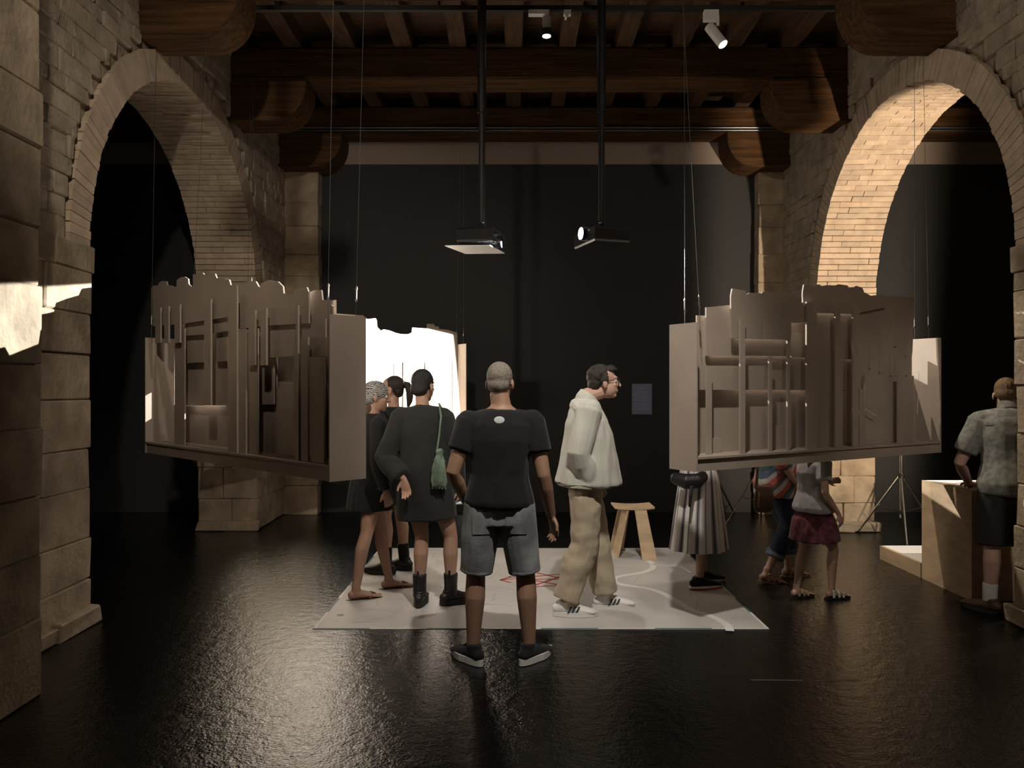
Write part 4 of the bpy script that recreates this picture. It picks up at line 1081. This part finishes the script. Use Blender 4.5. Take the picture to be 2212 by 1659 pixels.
cr = nt.nodes.new('ShaderNodeValToRGB'); cr.color_ramp.elements[0].position = .42; cr.color_ramp.elements[1].position = .55
cr.color_ramp.elements[0].color = (.03, .03, .03, 1); cr.color_ramp.elements[1].color = (.5, .5, .5, 1)
nt.links.new(wv.outputs['Fac'], cr.inputs[0]); nt.links.new(cr.outputs[0], nt.nodes['Principled BSDF'].inputs['Base Color'])
DW.hair([((0, -.008, .045), (.084, .104, .086)), ((0, -.05, -.01), (.076, .06, .06))], ZEB, 'headscarf', .001)

# ---- E: woman with ponytail facing the white model
EW = Person('woman with dark ponytail in profile facing the woman in zebra headscarf', (-1.02, 6.62), 62, 1.70, SK2, fem=True,
            head=(22, 2, 0), legs={-1: dict(an=(-.10, .0, .10), toe=8), 1: dict(an=(.10, -.04, .10), toe=-4)}, voxel=.0075)
EW.wear('top', [EW.torso_shell(.92, 1.42, .022, .02), EW.arm_shell(-1, .9, .02), EW.arm_shell(1, .9, .02)], BLK, .01, 3, .006)
EW.wear('shorts', [EW.torso_shell(.78, .98, .014), EW.leg_shell(-1, .70, .02, .012), EW.leg_shell(1, .70, .02, .012)], BLK2, .01, 3, .005)
for sd in (-1, 1):
    EW.shoe(sd, BLEATHER, SOLEB, .10, 1.05, .032, None, name='boot')
    hp_, kn, an, fd, _ = EW.legs[sd]
    EW.wear('sock', [tube([an, an+(kn-an)*.35], [.046, .052], 14, cap=.1)], BSOCK, .008, 2, .003)
EW.hair([((0, -.030, .042), (.079, .093, .085)), ((0, -.065, -.01), (.064, .046, .058))], HAIRB, fold=.002, extra=[([(0, -.105, .055), (0, -.145, .045), (0, -.165, -.02), (0, -.160, -.10), (0, -.145, -.15)], [.022, .030, .034, .028, .012])])
obj('hair_tie', ell(EW.hc+EW.HR@V((0, -.118, .056))*EW.hk, (.024, .012, .024), EW.HR, 10, 7), SOLEW, EW.root, True)

# ---- F: woman in striped skirt under the right model
FW = Person('woman in long black and white striped skirt with black belt bag under the right model', (1.49, 6.14), -64, 1.66, SK3, fem=True,
            legs={-1: dict(an=(-.055, .10, .090), kn=(-.08, .08, .48), toe=-4), 1: dict(an=(.08, -.06, .090), kn=(.085, .0, .48), toe=-8)}, voxel=.0075,
            arms={1: dict(el=(.22, .02, 1.06), wr=(.14, .22, 1.05), hd=(-.6, .8, 0), pn=(0, 0, -1)), -1: dict(el=(-.22, .02, 1.06), wr=(-.14, .22, 1.05), hd=(.6, .8, 0), pn=(0, 0, -1))})
SKW = cloth('white_cotton', (.62, .60, .57), .2, .06); SKD = cloth('dark_stripe', (.060, .055, .065), .2, .1); SKG = cloth('grey_stripe', (.24, .225, .23), .2, .1)
rings = [(FW.sp(0, 0, z), a, b, FW.r, FW.f, pl) for z, a, b, pl in ((.305, .215, .235, .045), (.45, .20, .215, .04), (.62, .185, .19, .03), (.80, .172, .158, .02), (.93, .160, .135, .01), (1.02, .128, .105, .0))]
loft(rings, [SKW, SKD, SKG], lambda j: (0, 0, 0, 2, 1, 2)[j % 6] if (j//6) % 2 else (0, 0, 0, 0, 2, 0)[j % 6], 'skirt', FW.root, 120)
FW.wear('top', [FW.torso_shell(.98, 1.42, .02, .015), FW.arm_shell(-1, 1.2, .02), FW.arm_shell(1, 1.2, .02)], CHAR, .01, 3, .006)
c = at(1490, 1038, 5.93)
FW.wear('belt_bag', [tube([c+V((-.12, .03, .02)), c+V((-.04, -.03, -.005)), c+V((.05, -.03, 0)), c+V((.12, .04, .03))], [(.045, .035), (.062, .055), (.06, .052), (.042, .035)], 14, (0, 0, 1))], BLEATHER, .007, 3, .003)
obj('bag_strap_end', tube([c+V((.0, -.07, -.03)), c+V((-.012, -.085, -.10)), c+V((-.02, -.085, -.19))], [(.016, .004), (.014, .004), (.010, .004)], 8, (1, 0, 0)), BLEATHER, FW.root)
for sd in (-1, 1):
    sh = FW.shoe(sd, KNITB, SOLER, .098, 1.03, .018, None)
    hp_, kn, an, fd, _ = FW.legs[sd]
    rt = V((fd.y, -fd.x, 0))
    obj('midsole', prism([V((an.x, an.y, .0))+fd*(.062+.151*math.cos(a))*1.0+rt*(.052*math.sin(a))+V((0, 0, .021)) for a in (2*math.pi*i/24 for i in range(24))], (0, 0, .014)), SOLEW, sh)
FW.hair([((0, -.025, .040), (.082, .096, .088)), ((0, -.06, -.06), (.075, .055, .09))], HAIRM)

# ---- G: woman in multicolour striped blouse and rolled jeans
GW = Person('woman in multicolour striped blouse, rolled dark jeans and sandals beyond the right model', (2.18, 6.36), -78, 1.56, SK2, fem=True,
            spine=[(0, 0, 0), (.9, 0, .0), (1.8, 0, .08)],
            legs={-1: dict(an=(-.09, .17, .085), kn=(-.09, .16, .46), toe=0), 1: dict(an=(.09, -.13, .095), kn=(.09, .08, .46), toe=0, pitch=10)}, shod=False, voxel=.0075,
            arms={1: dict(el=(.21, -.06, .98), wr=(.20, .08, .80)), -1: dict(el=(-.2, .02, .98), wr=(-.16, .2, .86))})
def stripes_mat():
    m = cloth('multicolour_stripes', (.4, .4, .4), .3); nt = m.node_tree; N = nt.nodes; L = nt.links
    ge = N.new('ShaderNodeNewGeometry'); dp = N.new('ShaderNodeVectorMath'); dp.operation = 'DOT_PRODUCT'; dp.inputs[1].default_value = (3.9, 2.0, -3.4)
    fr_ = N.new('ShaderNodeMath'); fr_.operation = 'FRACT'; L.new(ge.outputs['Position'], dp.inputs[0]); L.new(dp.outputs['Value'], fr_.inputs[0])
    r = N.new('ShaderNodeValToRGB'); r.color_ramp.interpolation = 'CONSTANT'
    cols = [(0, (.50, .48, .44)), (.16, (.42, .10, .085)), (.34, (.05, .10, .09)), (.44, (.10, .14, .22)), (.58, (.50, .48, .44)), (.70, (.45, .12, .10)), (.86, (.16, .11, .09)), (.93, (.10, .13, .20))]
    e = r.color_ramp.elements
    e[0].position, e[0].color = 0, (*cols[0][1], 1); e[1].position, e[1].color = cols[-1][0], (*cols[-1][1], 1)
    for p, c_ in cols[1:-1]: x = e.new(p); x.color = (*c_, 1)
    L.new(fr_.outputs[0], r.inputs[0]); L.new(r.outputs[0], N['Principled BSDF'].inputs['Base Color']); return m
rg = [(GW.sp(0, 0, z), (a, b)) for z, a, b in ((.70, .20, .175), (.80, .195, .185), (.95, .175, .165), (1.08, .155, .14), (1.2, .15, .12), (1.25, .11, .08))]
GW.wear('blouse', [tube([p for p, _ in rg], [q for _, q in rg], 20, GW.r, cap=.06), GW.arm_shell(-1, 1.1, .03, .01), GW.arm_shell(1, 1.1, .03, .01)], stripes_mat(), .009, 3, .012, (8, 8, 4))
GW.wear('jeans', [GW.torso_shell(.70, .86, .014), GW.leg_shell(-1, 1.62, .022, .006), GW.leg_shell(1, 1.62, .022, .006)], DDENIM, .009, 2, .008, (9, 9, 8))
for sd in (-1, 1):
    hp_, kn, an, fd, _ = GW.legs[sd]
    GW.wear('turn_up', [tube([kn.lerp(an, .56), kn.lerp(an, .70)], [.080, .080], 14, cap=.05)], cloth('light_denim_cuff', (.11, .13, .16)), .009, 2, .003)
    GW.sandal(sd, TANL, TANL, True)
GW.hair([((0, -.025, .040), (.082, .096, .088)), ((0, -.06, -.05), (.075, .055, .08))], HAIRM)
hb = at(1650, 1078, 6.08)
hbag = thing('handbag', (hb.x, hb.y, hb.z-.09), 'brown leather handbag hanging below the multicolour striped blouse', 'bag')
mesh_obj('pouch', remesh(join(tube([hb+V((0, 0, -.09)), hb+V((0, 0, -.05)), hb+V((0, 0, .03)), hb+V((0, 0, .10))], [(.075, .03), (.085, .04), (.08, .035), (.06, .02)], 16, (1, 0, 0))), .007, 2, .004), BROWNL, hbag)
obj('strap', tube([hb+V((-.06, 0, .08)), hb+V((-.04, .03, .25)), GW.sp(.14, 0, 1.27), GW.sp(.10, -.06, 1.24)], [(.012, .004)]*4, 8, (1, 0, 0)), BROWNL, hbag)
obj('buckle', cyl(hb+V((-.055, -.035, -.06)), hb+V((-.050, -.038, .06)), .006, 8), mat('brass', (.7, .5, .25), .3, metal=1), hbag)

# ---- H: girl in grey T-shirt and burgundy skirt
HG = Person('girl in pale grey T-shirt, burgundy skirt and white sandals near the lit pier', (2.27, 5.80), -70, 1.30, SK2, fem=True,
            legs={-1: dict(an=(-.06, -.10, .075), kn=(-.06, -.03, .37), toe=0), 1: dict(an=(.06, .12, .075), kn=(.06, .14, .37), toe=-6)}, shod=False, voxel=.006,
            arms={1: dict(el=(.19, -.06, .82), wr=(.20, .06, .66), hd=(.05, .3, -.95), pn=(-1, -.2, 0)), -1: dict(el=(-.19, .10, .84), wr=(-.13, .25, .86))})
HG.wear('t_shirt', [HG.torso_shell(.66, 1.06, .022, .03), HG.arm_shell(-1, .6, .02, .01), HG.arm_shell(1, .6, .02, .01)], GREYT, .007, 3, .005, (14, 14, 8))
rg = [(HG.sp(0, .01, z), (a, b)) for z, a, b in ((.445, .185, .185), (.52, .175, .175), (.60, .155, .155), (.68, .125, .110))]
HG.wear('skirt', [tube([p for p, _ in rg], [q for _, q in rg], 20, HG.r, cap=.06)], BURG, .007, 2, .012, (14, 14, 4))
for sd in (-1, 1): HG.sandal(sd, SOLEB, SHOEW if sd > 0 else TANL, True)
HG.hair([((0, -.022, .042), (.082, .096, .088)), ((0, -.06, -.04), (.072, .05, .07))], HAIRM, extra=[([(.05, -.09, -.04), (.06, -.10, -.14), (.06, -.11, -.25), (.055, -.11, -.33)], [.03, .026, .024, .014])])

# ---- I: man leaning on the plinth in the right arch
IM = Person('man in short sleeved grey shirt and black shorts leaning on the tall plinth', (3.50, 5.40), -20, 1.70, SKH, build=1.05,
            spine=[(0, 0, 0), (.9, 0, 0), (1.45, .01, .08), (1.8, .0, .14)], head=(-14, 24, 0), headoff=(0, .01, -.035),
            arms={-1: dict(el=(-.30, .08, 1.04), wr=(-.19, .345, .872), hd=(.25, .95, -.12), pn=(0, 0, -1), curl=.3), 1: dict(el=(.24, .05, 1.06), wr=(.18, .25, .95))},
            legs={-1: dict(an=(-.13, -.02, .09), toe=42), 1: dict(an=(.13, -.02, .09), toe=-15)}, voxel=.0065)
IM.wear('shirt', [IM.torso_shell(.84, 1.36, .032, .02), IM.arm_shell(-1, .72, .024, .016), IM.arm_shell(1, .72, .024, .016)], SHIRT, .008, 3, .010, (8, 8, 4))
IM.wear('yoke', [IM.torso_shell(1.30, 1.42, .036), tube([IM.sp(-.19, 0, 1.365), IM.sp(0, -.01, 1.41), IM.sp(.19, 0, 1.365)], [(.055, .068), (.05, .088), (.055, .068)], 12, (0, 0, 1))], SHIRT, .008, 3, .004)
IM.wear('collar', [tube([IM.sp(0, 0, 1.42), IM.sp(0, .01, 1.46), IM.sp(0, .02, 1.475)], [.078, .070, .066], 16, cap=.05)], SHIRT, .006, 2, .001)
IM.wear('shorts', [IM.torso_shell(.78, .92, .016), IM.leg_shell(-1, 1.02, .026, .018), IM.leg_shell(1, 1.02, .026, .018)], CHAR, .008, 3, .008)
for sd in (-1, 1):
    IM.shoe(sd, BROWNL, SOLEB, .10, 1.08, .026, BLK)
    hp_, kn, an, fd, _ = IM.legs[sd]
    IM.wear('sock', [tube([an+V((0, 0, -.01)), kn.lerp(an, .70)], [.046, .050], 14, cap=.1)], SOCK, .008, 2, .002)
IM.hair([((0, -.022, .040), (.0775, .093, .085)), ((0, -.055, -.01), (.068, .05, .055))], HAIRS, fold=.002)

D.scenes.remove(RS)
